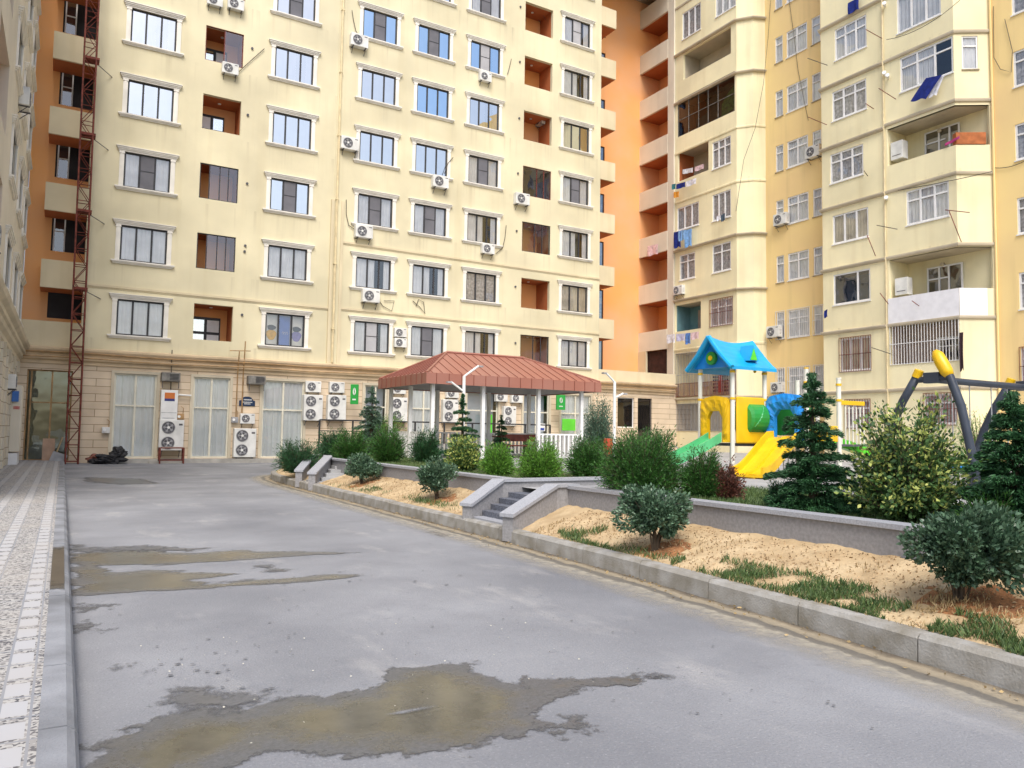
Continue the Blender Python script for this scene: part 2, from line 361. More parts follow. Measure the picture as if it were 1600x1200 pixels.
for ci, cx in enumerate(cols):
    for n in range(nmax[ci]):
        ops.append((cx - WOP / 2 - AX0, cx + WOP / 2 - AX0, S0 + 3 * n, S0 + HOP + 3 * n))
logs = []
for n in range(6): logs.append((4.5, 6.05, 5.12 + 3 * n, 6.63 + 3 * n, 2, n))
for n in range(8): logs.append((20.38, 22.15, 5.0 + 3 * n, 6.58 + 3 * n, 7, n))
ops_l = [(a - AX0, b - AX0, c, d) for a, b, c, d, _, _ in logs]
shops = [(1.68, 3.22, .2, 3.55), (4.6, 6.05, .2, 3.55), (7.4, 9.2, .2, 3.55), (12.0, 13.1, .9, 3.55), (14.3, 15.7, .9, 3.55), (17.3, 19.1, .9, 3.55), (20.6, 22.2, .9, 3.55), (22.95, 24.9, .9, 3.55)]
mb = MB(); wall(mb, (AX0, YA), (AX1, YA), 4.42, ZT, ops + ops_l, M['stucco'], .2)
# right return wall and left return wall, roof
mb.face([(AX1, YA, 4.42), (AX1, YA + 3.4, 4.42), (AX1, YA + 3.4, ZT), (AX1, YA, ZT)], M['stucco'])
mb.face([(AX0, YA, 4.42), (AX0, YA, ZT), (AX0, YA + 1.3, ZT), (AX0, YA + 1.3, 4.42)], M['stucco'])
mb.face([(-1.6, YA, ZT), (33, YA, ZT), (33, YA + 12, ZT), (-1.6, YA + 12, ZT)], M['slab'])
mb.build('wall', A, base=(12.95, YA, 0))
mb = MB(); wall(mb, (-1.6, YA), (31.3, YA), 0, 4.42, [(a + 1.6, b + 1.6, c, d) for a, b, c, d in shops] + [(.35, 1.85, .1, 3.55), (28.35, 29.45, 3.55, 1.85)[:0] or (28.4, 29.6, 1.85, 3.55), (29.85, 30.9, .9, 3.55)], M['stone'], .22)
mb.build('ground_floor_wall', A, base=(12.95, YA, 0))
mb = MB(); mb.box((-1.6, YA + 1.28, 0), (26.8, YA + 1.36, 30) , M['dark']) if False else None
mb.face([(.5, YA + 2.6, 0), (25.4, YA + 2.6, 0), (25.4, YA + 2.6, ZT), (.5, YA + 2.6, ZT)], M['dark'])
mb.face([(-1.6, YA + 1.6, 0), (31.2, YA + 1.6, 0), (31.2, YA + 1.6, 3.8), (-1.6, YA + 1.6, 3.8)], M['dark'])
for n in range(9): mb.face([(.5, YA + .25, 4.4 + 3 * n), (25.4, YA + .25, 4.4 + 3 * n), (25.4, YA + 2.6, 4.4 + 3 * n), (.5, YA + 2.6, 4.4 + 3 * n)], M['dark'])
mb.build('unlit_interior_backing', A, base=(12.95, YA, 0))  # near-black planes behind the openings carry the shade of unlit rooms
# cornice above the ground floor
mb = MB(); prof = [(0, 3.78), (.05, 3.80), (.05, 3.92), (.14, 3.97), (.16, 4.06), (.08, 4.09), (.08, 4.18), (.19, 4.24), (.24, 4.33), (.24, 4.40), (.0, 4.46)]
ledge(mb, [(-1.6, YA), (31.0, YA)], prof, M['cornice']); mb.build('cornice', A, base=(12.95, YA, 0))
# thin string courses, pilaster, expansion joint
mb = MB()
def course(x0, x1, z): 
    mb.box((x0, YA - .05, z), (x1, YA + .01, z + .09), M['stucco2']); mb.box((x0, YA - .025, z - .05), (x1, YA + .01, z), M['stucco2'])
course(AX0, 10.15, 6.93); course(10.75, AX1, 6.97); course(10.75, AX1, 10.05)
mb.box((10.15, YA - .10, 4.42), (10.28, YA + .01, 12.0), M['stucco2']); mb.box((10.62, YA - .07, 4.42), (10.75, YA + .01, 12.0), M['stucco2'])
mb.box((10.28, YA - .03, 4.42), (10.62, YA + .01, ZT), M['stucco'])
mb.build('string_course', A, base=(12.95, YA, 0))
mb = MB(); mb.tube([(10.40, YA - .09, 4.5), (10.40, YA - .09, ZT)], .05, M['creampipe'], 8)
for z in range(6, 29, 3): mb.box((10.33, YA - .15, z), (10.47, YA - .02, z + .05), M['creampipe'])
mb.build('downpipe', A, base=(10.4, YA, 4.5))
for ci, cx in enumerate(cols):
    for n in range(nmax[ci]):
        k = seq[ci][n] if n < len(seq[ci]) else 'full'; g = gls[ci][n] if n < len(gls[ci]) else 'glass'
        put_awindow(k, g, A, (cx, YA, S0 + 3 * n))
# loggias
def loggia(parent, x0, x1, z0, z1, col, n):
    w_ = x1 - x0; d = 1.35; mb = MB(); mo = M['orange_dk']; o = lambda x, y, z: (x - w_ / 2, y, z)
    h = z1 - z0; zb = -.9
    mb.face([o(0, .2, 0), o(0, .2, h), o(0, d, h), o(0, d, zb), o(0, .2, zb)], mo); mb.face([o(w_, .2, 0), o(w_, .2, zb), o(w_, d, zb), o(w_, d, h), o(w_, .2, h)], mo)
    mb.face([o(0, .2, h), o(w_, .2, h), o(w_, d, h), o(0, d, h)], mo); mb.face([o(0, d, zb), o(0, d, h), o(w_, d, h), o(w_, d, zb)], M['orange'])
    mb.face([o(0, .2, zb), o(0, d, zb), o(w_, d, zb), o(w_, .2, zb)], M['slab'])
    r = mb.build('loggia', parent, loc=((x0 + x1) / 2, YA, z0))
    mb = MB()
    mode = {(2, 0): 'door', (2, 1): 'glazed', (2, 2): 'glazed', (2, 3): 'door', (2, 4): 'half', (2, 5): 'door', (7, 0): 'glazed_t', (7, 1): 'door_s', (7, 2): 'glazed_t', (7, 3): 'dark', (7, 4): 'door_s', (7, 5): 'door_s', (7, 6): 'door_s', (7, 7): 'door_s'}[(col, n)]
    if mode.startswith('door') or mode in ('glazed_t', 'half'):
        a, b = (-w_ / 2 + .05, w_ * .2) if col == 2 else (-w_ / 2 + .02, -w_ * .12)
        if n == 0 and col == 2: b = w_ * .32
        zb2 = zb + .05; zt = h - .38
        mb.box((a, d - .06, zb2), (b, d - .02, zt), M['darkframe']); f = mb.build('balcony_door', r)
        g = MB(); k = 2 if col == 2 else 1
        for i in range(k):
            x0_ = a + (b - a) * i / k + .06; x1_ = a + (b - a) * (i + 1) / k - .06
            for (q0, q1) in ((.06, .62), (.68, .94)): g.box((x0_, d - .075, zb2 + (zt - zb2) * q0), (x1_, d - .065, zb2 + (zt - zb2) * q1), M['curtain'] if (n + i) % 2 else M['glass_hi'])
        g.build('door_pane', f)
        lm = MB(); lm.tube([(0, .75, h - .03), (0, .75, h - .001)], .07, M['pvc'], 10); lm.build('ceiling_lamp', r)
    if mode in ('glazed', 'glazed_t', 'half', 'dark'):
        fm = M['rust'] if mode == 'dark' or mode == 'half' else M['darkframe']; w2 = w_ - .01
        mull = {'glazed': (.25, .52, .75), 'glazed_t': (.45, .72), 'dark': (.5, .75), 'half': (.5,)}[mode]
        mb = frame_mb(w2, h, fm, mull, t=.035, y=.04, dep=.04); f = mb.build('glazing_frame', r)
        g = MB(); a = w2 / 2
        gm = {'glazed': 'glass', 'glazed_t': 'glass_lo', 'dark': 'glass_dark', 'half': 'glass'}[mode]
        xs = (-a + .25 * w2, a - .03) if mode == 'glazed' else ((0, a - .03) if mode == 'half' else (-a + .03, a - .03))
        g.face([(xs[0], .06, .03), (xs[1], .06, .03), (xs[1], .06, h - .03), (xs[0], .06, h - .03)], M[gm]); g.build('glazing_pane', f)
        if mode == 'dark': g = MB(); g.face([(-a, .5, -.8), (a, .5, -.8), (a, .5, h), (-a, .5, h)], M['dark']); g.build('dark_backing', r)  # near-black sheet puts the loggia's inner shade into colour
    return r
for a, b, c, d, col_, n in logs: loggia(A, a, b, c, d, col_, n)
# shop windows on the ground floor, curtained
def shop(x0, x1, z0, z1, style):
    w_ = x1 - x0; h = z1 - z0
    fr = MB(); e = .11
    fr.box((-w_ / 2 - e, -.06, -.02), (-w_ / 2, .03, h + e), M['cornice_p']); fr.box((w_ / 2, -.06, -.02), (w_ / 2 + e, .03, h + e), M['cornice_p']); fr.box((-w_ / 2, -.055, h), (w_ / 2, .03, h + e), M['cornice_p'])
    r = fr.build('shop_window', A, loc=((x0 + x1) / 2, YA, z0))
    fc = mat('cream_shop_frame', (.70, .67, .55), .5, .05)
    frame_mb(w_, h, fc, (.5,), ((0, .5, .62), (.5, 1, .62)), t=.07, y=.02, dep=.05).build('frame', r)
    pane_mb(w_, h, M['glass_lo'], .045).build('pane', r)
    cm = mat('pale_green_white_curtain', (.88, .92, .90), .9, .02, 1)
    if style: curtain_mb(w_ - .05, h - .05, cm, .095, int(w_ * 4.5), .03, -w_ / 2 + .02, .02, int(x0 * 10)).build('curtain', r)
    return r
for i, (a, b, c, d) in enumerate(shops): shop(a, b, c, d, i < 3 or i in (4, 7))
for i in (3, 5, 6):
    a, b, c, d = shops[i]; g = MB(); g.box((a, YA + .5, c), (b, YA + .53, d), mat('pale_blue_blind', (.62, .70, .78), .8, .08, 1)); g.build('roller_blind', A, base=((a + b) / 2, YA + .5, c))
# glazed entrance at the left end and doorway beside the right end
def entrance(x0, x1, z0, z1, mull, trans, gl, fm, name):
    w_ = x1 - x0; r = frame_mb(w_, z1 - z0, fm, mull, trans, t=.05, y=.10, dep=.06).build(name, A, loc=((x0 + x1) / 2, YA, z0)); pane_mb(w_, z1 - z0, M[gl], .13).build('pane', r); return r
e = entrance(-1.25, .25, .1, 3.55, (.1, .55), ((.1, 1, .64),), 'glass_green', M['rust'] if False else M['pipe'], 'glazed_entrance')
g = MB(); g.box((-.7, .35, .02), (.72, .38, 2.3), mat('olive_interior_panel', (.24, .24, .13), .9, .2, 1.5)); g.box((-.72, .55, 2.3), (.72, .58, 3.4), mat('grey_green_interior', (.22, .26, .24), .9, .2, 1.2)); g.build('interior_panel', e)
entrance(26.8, 28.0, 1.85, 3.55, (), (), 'glass_dark', M['pvc'], 'dark_window'); entrance(28.25, 29.3, .9, 3.55, (), (), 'glass_dark', M['darkframe'], 'dark_doorway')
# left recess: orange wall, openings, beige balconies
YL = 35.4
mb = MB(); rows_l = [0, 1, 2, 3, 4, 5]
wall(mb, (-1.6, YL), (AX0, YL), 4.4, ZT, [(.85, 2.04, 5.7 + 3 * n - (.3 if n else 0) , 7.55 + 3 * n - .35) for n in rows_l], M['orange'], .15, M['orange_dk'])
mb.build('orange_wall', A, base=(-.6, YL, 4.4))
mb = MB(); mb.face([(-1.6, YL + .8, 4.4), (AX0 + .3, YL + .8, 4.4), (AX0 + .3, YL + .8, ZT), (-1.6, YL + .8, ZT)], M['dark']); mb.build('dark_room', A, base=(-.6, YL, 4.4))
mb = MB(); mb.box((-1.6, YA - .02, 4.45), (AX0, YA + .12, 5.42), M['stucco2']); mb.face([(-1.6, YA + .12, 4.46), (AX0, YA + .12, 4.46), (AX0, YL, 4.46), (-1.6, YL, 4.46)], M['slab']); mb.build('parapet', A, base=(-.6, YA, 4.45))
for n in range(1, 6):
    z = 3.72 + 3 * n
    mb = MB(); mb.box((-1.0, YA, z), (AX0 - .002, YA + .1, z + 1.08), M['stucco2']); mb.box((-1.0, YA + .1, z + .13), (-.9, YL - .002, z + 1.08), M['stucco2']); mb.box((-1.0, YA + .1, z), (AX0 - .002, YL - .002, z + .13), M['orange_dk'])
    mb.build('balcony', A, base=(-.3, YA, z))
    f = frame_mb(.42, 1.9, M['pvc'], (), ((0, 1, .62),), t=.05, y=.3, dep=.04).build('balcony_door', A, loc=(-.48, YL, 5.55 + 3 * n - .45)); pane_mb(.42, 1.9, M['glass'], .32).build('pane', f)
# right recess: back wall, balconies on its left side, balcony stack facing left (wing)
YR = 37.5; XC = 31.1
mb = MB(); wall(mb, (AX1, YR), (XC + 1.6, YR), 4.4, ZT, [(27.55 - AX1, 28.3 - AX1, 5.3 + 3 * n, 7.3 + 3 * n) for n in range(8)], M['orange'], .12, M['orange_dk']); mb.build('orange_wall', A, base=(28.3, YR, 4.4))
for n in range(8):
    f = frame_mb(.75, 2.0, M['darkframe'], (.5,), (), t=.05, y=.06, dep=.04).build('corner_door', A, loc=(27.925, YR, 5.3 + 3 * n)); pane_mb(.75, 2.0, M['glass_dark'], .08).build('pane', f)
mb = MB(); mb.face([(AX1, YA, 4.45), (XC, YA, 4.45), (XC, YR, 4.45), (AX1, YR, 4.45)], M['slab']); mb.box((AX1, YA + .001, 4.46), (XC, YA + .12, 5.05), M['stucco2']); mb.build('parapet', A, base=(28.3, YA, 4.45))
for n in range(1, 9):
    z = 3.80 + 3 * n
    mb = MB(); mb.box((AX1 + .002, YA, z), (26.5, YA + .1, z + 1.08), M['stucco2']); mb.box((26.4, YA + .1, z + .13), (26.5, YR - .002, z + 1.08), M['stucco2']); mb.box((AX1 + .002, YA + .1, z), (26.5, YR - .002, z + .13), M['orange_dk'])
    mb.build('balcony', A, base=(26.0, YA, z))
# the wing: parapets and openings along X = XC
Y0w, Y1w = 34.86, YR - .002
mb = MB(); mb.box((XC, 34.32, 4.46), (XC + .25, Y0w, ZT), M['greybeige']); mb.build('corner_pier', A, base=(XC, 34.6, 4.46))
mb = MB(); mb.face([(XC + 1.6, 34.3, 4.4), (XC + 1.6, YR, 4.4), (XC + 1.6, YR, ZT), (XC + 1.6, 34.3, ZT)], M['orange']); mb.face([(XC + .25, Y0w - .01, 4.4), (XC + .25, Y0w - .01, ZT), (XC + 1.6, Y0w - .01, ZT), (XC + 1.6, Y0w - .01, 4.4)], M['orange_dk']); mb.build('loggia_wall', A, base=(XC + 1.6, 36, 4.4))
for n in range(1, 9):
    z = 3.65 + 3 * n
    mb = MB(); mb.box((XC - .02, Y0w, z), (XC + .12, Y1w, z + 1.2), M['greybeige']); mb.box((XC + .12, Y0w, z), (XC + 1.59, Y1w, z + .14), M['orange_dk']); mb.build('balcony', A, base=(XC, 36, z))
    f = frame_mb(.62, 1.35, M['darkframe'], (), ((0, 1, .5),), t=.06, y=-.05, dep=.05).build('window', A, loc=(XC + 1.6, 35.35, z + 1.15), rz=R_(-90)); pane_mb(.5, 1.3, M['glass_dark'], -.02).build('pane', f)
mb = MB(); mb.box((XC - .05, 36.75, 4.46), (XC + .1, YR - .01, 6.65), M['stucco2']); mb.box((XC - .02, 35, 4.46), (XC + .1, 36.75, 5.0), M['stucco2']); mb.build('loggia_side_wall', A, base=(XC, 37, 4.46))
mb = MB(); mb.box((XC + .14, 34.9, 5.0), (XC + .18, 36.75, 6.6), mat('dark_maroon_infill', (.045, .018, .015), .8, .2)); mb.build('dark_infill', A, base=(XC + .15, 36, 5))  # very dark maroon sheet filling the lowest opening of the wing
# small vent holes and loose cables on the facade
for (u, v) in ((394, 76), (387, 180), (386, 287), (383, 384), (382, 393), (378, 492), (813, 11), (812, 97), (811, 185), (809, 271), (807, 361), (805, 448), (805, 536)):
    p = W(u, v, y=YA); mb = MB(); mb.tube([(p.x, YA - .05, p.z), (p.x, YA - .01, p.z)], .055, M['fan'], 8); mb.build('vent_hole', A, base=tuple(p))
for pts in ([(550, 16), (552, 30), (556, 48), (562, 58)], [(541, 312), (541, 335), (545, 352), (556, 360)], [(791, 352), (789, 372), (785, 388), (775, 396)], [(413, 76), (395, 92), (373, 112)], [(590, 466), (598, 478), (612, 486), (616, 470), (600, 470)], [(645, 470), (656, 480), (664, 490), (662, 472), (654, 468), (650, 478)], [(708, 246), (700, 255), (694, 272)], [(799, 92), (796, 105), (793, 116)]):
    P = [W(u, v, y=YA - .05) for u, v in pts]; mb = MB(); mb.tube(P, .016, M['cable'], 5); mb.build('cable', A, base=tuple(P[0]))
# gas pipes along the cornice
mb = MB()
for z, dz in ((4.02, .03), (4.22, .02)):
    pts = [(-1.5 + i * .9, YA - .30 - .01 * math.sin(i), z + dz * math.sin(i * .83) + (.04 if i > 12 else 0)) for i in range(37)]; mb.tube(pts, .022, M['pipe'], 5)
for x in (6.32, 6.55): mb.tube([(x, YA - .32, 4.7 if x < 6.4 else 5.15), (x, YA - .2, 4.2), (x, YA - .12, 3.7), (x, YA - .1, 1.9)], .026, M['pipe'], 6)
mb.tube([(5.95, YA - .2, 4.72), (6.8, YA - .2, 4.76)], .02, M['pipe'], 5); mb.tube([(3.75, YA - .1, 1.6), (3.72, YA - .1, 4.6)], .02, M['cable'], 5)
mb.tube([(12.9, YA - .1, 3.9), (12.95, YA - .1, 3.4)], .02, M['pipe'], 5)
o = mb.build('gas_pipe', None, base=(6.4, YA, 1.6)); tag(o, 'thin ochre gas pipes running along the cornice above the curtained shop windows', 'pipe')
# plinth step
mb = MB(); mb.box((1.2, YA - .55, 0), (9.4, YA, .17), M['concrete']); mb.box((3.0, YA - .75, 0), (4.2, YA - .55, .10), M['concrete']); mb.build('plinth', A, base=(5, YA, 0))
# ================================================================ left block, seen edge on
XL = -1.55
L = thing('apartment_building', 'pale apartment block seen almost edge on at the left border of the road', 'building', (XL, 24, 0))
opl = []
for n in range(6): opl.append((19.3 - 15, 22.3 - 15, 5.5 + 3 * n, 7.3 + 3 * n))
lw_y = [32.4, 28.9, 25.2]
for y in lw_y:
    for n in range(5): opl.append((y - WOP / 2 - 15, y + WOP / 2 - 15, S0 + 3 * n, S0 + HOP + 3 * n))
mb = MB(); wall(mb, (XL, 15), (XL, YA - .002), 4.45, 22, opl, M['greybeige'], .2, M['greybeige'])
mb.face([(XL, YA, 22), (XL, 15, 22), (XL - 12, 15, 22), (XL - 12, YA, 22)], M['slab']); mb.face([(XL, 15, 0), (XL, 15, 22), (XL - 12, 15, 22), (XL - 12, 15, 0)], M['greybeige'])
mb.build('wall', L, base=(XL, 24, 0))
mb = MB(); wall(mb, (XL, 15), (XL, YA - .002), 0, 4.45, [], M['stone_l'], .2); mb.build('ground_floor_wall', L, base=(XL, 24, 0))
mb = MB(); ledge(mb, [(XL, 15), (XL, YA - .03)], [(0, 3.7), (.05, 3.74), (.05, 3.86), (.14, 3.95), (.16, 4.06), (.22, 4.10), (.22, 4.22), (.32, 4.30), (.36, 4.40), (0, 4.50)], M['cornice_p']); mb.build('cornice', L, base=(XL, 24, 3.7))
for k, y in enumerate(lw_y):
    for n in range(5): put_awindow(['full', 'half', 'sides_screen'][(k + n) % 3], 'glass_hi', L, (XL, y, S0 + 3 * n), R_(90))
for n in range(6):
    mb = MB(); z = 5.5 + 3 * n; y0, y1 = 19.3, 22.3; x = XL - .2
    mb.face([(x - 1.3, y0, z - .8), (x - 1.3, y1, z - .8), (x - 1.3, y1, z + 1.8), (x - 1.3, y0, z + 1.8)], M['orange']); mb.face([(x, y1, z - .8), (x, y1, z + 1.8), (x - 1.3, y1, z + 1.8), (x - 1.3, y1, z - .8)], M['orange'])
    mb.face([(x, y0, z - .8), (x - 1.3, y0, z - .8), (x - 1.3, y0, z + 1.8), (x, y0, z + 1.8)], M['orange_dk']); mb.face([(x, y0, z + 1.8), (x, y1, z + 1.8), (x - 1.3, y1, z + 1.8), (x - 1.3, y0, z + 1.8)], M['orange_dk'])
    mb.build('loggia', L, base=(x, 20.8, z))
mb = MB(); mb.face([(XL - 1.6, 15, 0), (XL - 1.6, YA, 0), (XL - 1.6, YA, 22), (XL - 1.6, 15, 22)], M['dark']); mb.build('unlit_interior_backing', L, base=(XL - 1.6, 24, 0))  # near-black plane, room shade behind the left block's openings
for i in range(8):      # pilaster strips and consoles along the stone ground floor
    y = 15.2 + i * 2.45; mb = MB(); mb.box((XL, y, 0), (XL + .05, y + .42, 3.72), M['stone_l']); mb.box((XL, y + .1, 3.3), (XL + .12, y + .32, 3.7), M['cornice_p']); mb.build('pilaster', L, base=(XL, y, 0))
# ================================================================ yellow block on the right
XB, XO = 31.2, 32.4
B = thing('apartment_building', 'cream and ochre apartment block with stepped bays, balconies and laundry, on the right', 'building', (XB, 24, 0))
ZB = 30
SEG = {'b1': ((XB, 34.3), (XB, 29.4)), 'c1': ((XB, 29.4), (31.75, 28.72)), 'd1': ((31.75, 28.72), (XO, 28.45)), 'o1': ((XO, 28.45), (XO, 24.2)), 's2': ((XO, 24.2), (XB, 23.95)),
       'b2': ((XB, 23.95), (XB, 20.65)), 'b3': ((XB, 20.65), (XB, 17.5)), 'c3': ((XB, 17.5), (XO, 16.7)), 'o2': ((XO, 16.7), (XO, 2.0))}
SOPS = {k: [] for k in SEG}
def seg_frame(k):
    p0, p1 = [Vector((*q, 0)) for q in SEG[k]]; d = (p1 - p0).normalized(); return p0, d, math.atan2(d.y, d.x), (p1 - p0).length
def px_rect(k, u0, v0, u1, v1):
    """photo rectangle (left edge, top at centre, right edge, bottom at centre) -> u0,u1,z0,z1 on that wall"""
    p0, d, a, Lk = seg_frame(k); n = Vector((d.y, -d.x, 0)); o = Vector((0, 0, EYE))
    def hit(u, v):
        r = CAMF * FPX + CAMR * (u - 800) + CAMU * (600 - v); t = (p0 - o).dot(n) / r.dot(n); return o + r * t
    um = (u0 + u1) / 2; vm = (v0 + v1) / 2
    a0 = (hit(u0, vm) - p0).dot(d); a1 = (hit(u1, vm) - p0).dot(d)
    return max(.04, min(a0, a1)), min(Lk - .04, max(a0, a1)), hit(um, v1).z, hit(um, v0).z
JOBS = []
def bwin(k, px, style='w2', bar=None, cur='curtain3', col=None, open_=False):
    r = px_rect(k, *px); SOPS[k].append(r); JOBS.append((k, r, style, bar, cur, open_))
# bay one (rows from the top)
bwin('b1', (1066, 12, 1095, 54), 'w3n'); bwin('b1', (1118, -40, 1150, 18), 'w3n', cur='curtain')
bwin('b1', (1068, 63, 1142, 104), 'open_grey'); bwin('b1', (1059, 134, 1148, 194), 'open_dark')
bwin('b1', (1059, 228, 1107, 275), 'open_orange'); bwin('b1', (1113, 217, 1142, 260), 'w3')
bwin('b1', (1058, 320, 1092, 356), 'w3n', cur='curtain3'); bwin('b1', (1113, 300, 1142, 342), 'w3n')
bwin('b1', (1062, 396, 1086, 436), 'w2'); bwin('b1', (1113, 380, 1142, 424), 'w2')
bwin('b1', (1054, 474, 1095, 516), 'open_teal'); bwin('b1', (1110, 467, 1145, 508), 'w3', bar='rust', cur='curtain')
bwin('b1', (1056, 548, 1150, 618), 'open_bars'); bwin('b1', (1056, 630, 1150, 673), 'open_bars2')
# ochre wall between the bays
for n in range(8):
    for (a, b, st) in ((1213, 1225, 'w1'), (1231, 1264, 'w2'), (1271, 1285, 'w1')):
        r = px_rect('o1', a, 376, b, 415); z0, z1 = 9.62 - 6 + 3 * n - .0, 11.05 - 6 + 3 * n
        r = (r[0], r[1], z0, z1); SOPS['o1'].append(r); JOBS.append(('o1', r, st, 'white' if n < 2 else None, 'curtain' if (n * 3 + a) % 3 else 'curtain3', False))
# bay two
for i, px in enumerate(((1304, 34, 1354, 84), (1300, 133, 1354, 180), (1297, 233, 1349, 280), (1301, 330, 1357, 376), (1302, 424, 1360, 473), (1313, 527, 1361, 579), (1322, 625, 1360, 668))):
    bwin('b2', px, ['w3', 'w3', 'w3', 'w3n', 'blue', 'w3n', 'w3'][i], bar='rust' if i >= 5 else None, cur=['curtain', 'curtain3', 'curtain3', 'curtain2', 'curtain3', 'curtain2', 'curtain3'][i])
# bay three
bwin('b3', (1401, -20, 1470, 38), 'w3n', cur='curtain'); bwin('b3', (1406, 72, 1494, 128), 'w3', cur='curtain', open_=True)
bwin('b3', (1390, 168, 1499, 238), 'open_yellow'); bwin('b3', (1416, 290, 1483, 345), 'w3', cur='curtain')
bwin('b3', (1390, 395, 1503, 458), 'open_yellow2'); bwin('b3', (1391, 500, 1509, 566), 'open_bars3'); bwin('b3', (1445, 615, 1495, 663), 'w2', bar='rust', cur='curtain3')
bwin('c3', (1503, 56, 1528, 108), 'w1', cur='curtain')
SOPS['c3'].append((0.0, 1.36, 13.58, 15.26)); SOPS['c3'].append((0.0, 1.36, 7.62, 9.33))
for k in range(2):
    pass
for n in range(8):
    r = (.88, 1.98, 5.08 + 3 * n - 1.45, 6.55 + 3 * n - 1.45); SOPS['o2'].append(r); JOBS.append(('o2', r, 'w2', 'rust' if n < 1 else None, 'curtain3', False))
    for q in (4.2, 7.4): r2 = (q, q + 1.3, r[2], r[3]); SOPS['o2'].append(r2); JOBS.append(('o2', r2, 'w2', None, 'curtain3', False))
# keep the openings of bay three whole: full bay width for the open balconies
for k_, r in enumerate(list(JOBS)):
    if r[2] in ('open_yellow', 'open_yellow2'):
        z0_, z1_ = (13.58, 15.26) if r[2] == 'open_yellow' else (7.62, 9.33); nr = (.12, 3.15, z0_, z1_); SOPS['b3'][SOPS['b3'].index(r[1])] = nr; JOBS[k_] = (r[0], nr) + r[2:]
mb = MB()
for k in SEG: wall(mb, *SEG[k], 0, ZB, SOPS[k], M['ochre'] if k[0] == 'o' or k == 's2' else M['cream'], .14)
mb.face([(XB, 34.3, 0), (XB, 34.3, ZB), (XB + 10, 34.3, ZB), (XB + 10, 34.3, 0)], M['cream']); mb.face([(XB, 34.3, ZB), (XB, 17.5, ZB), (XO, 16.7, ZB), (XO, 2, ZB), (45, 2, ZB), (45, 34.3, ZB)], M['slab'])
mb.build('wall', B, base=(XB, 24, 0))
mb = MB(); mb.face([(XB + 2.6, 34.3, 0), (XB + 2.6, 2, 0), (XB + 2.6, 2, ZB), (XB + 2.6, 34.3, ZB)], M['dark']); mb.build('unlit_interior_backing', B, base=(XB + 2.6, 20, 0))  # room shade of the yellow block as one near-black plane
def open_recess(r, w_, h, zb, d, wallm, backm, slab=None):
    q = MB(); a = w_ / 2; D = M[wallm] if isinstance(wallm, str) else wallm; K = M[backm] if isinstance(backm, str) else backm
    q.face([(-a, .14, zb), (-a, .14, h), (-a, d, h), (-a, d, zb)], D); q.face([(a, .14, zb), (a, d, zb), (a, d, h), (a, .14, h)], D)
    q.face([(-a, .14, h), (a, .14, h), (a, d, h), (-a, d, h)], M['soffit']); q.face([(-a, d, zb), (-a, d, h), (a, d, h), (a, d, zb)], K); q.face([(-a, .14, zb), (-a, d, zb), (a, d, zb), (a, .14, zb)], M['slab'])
    return q
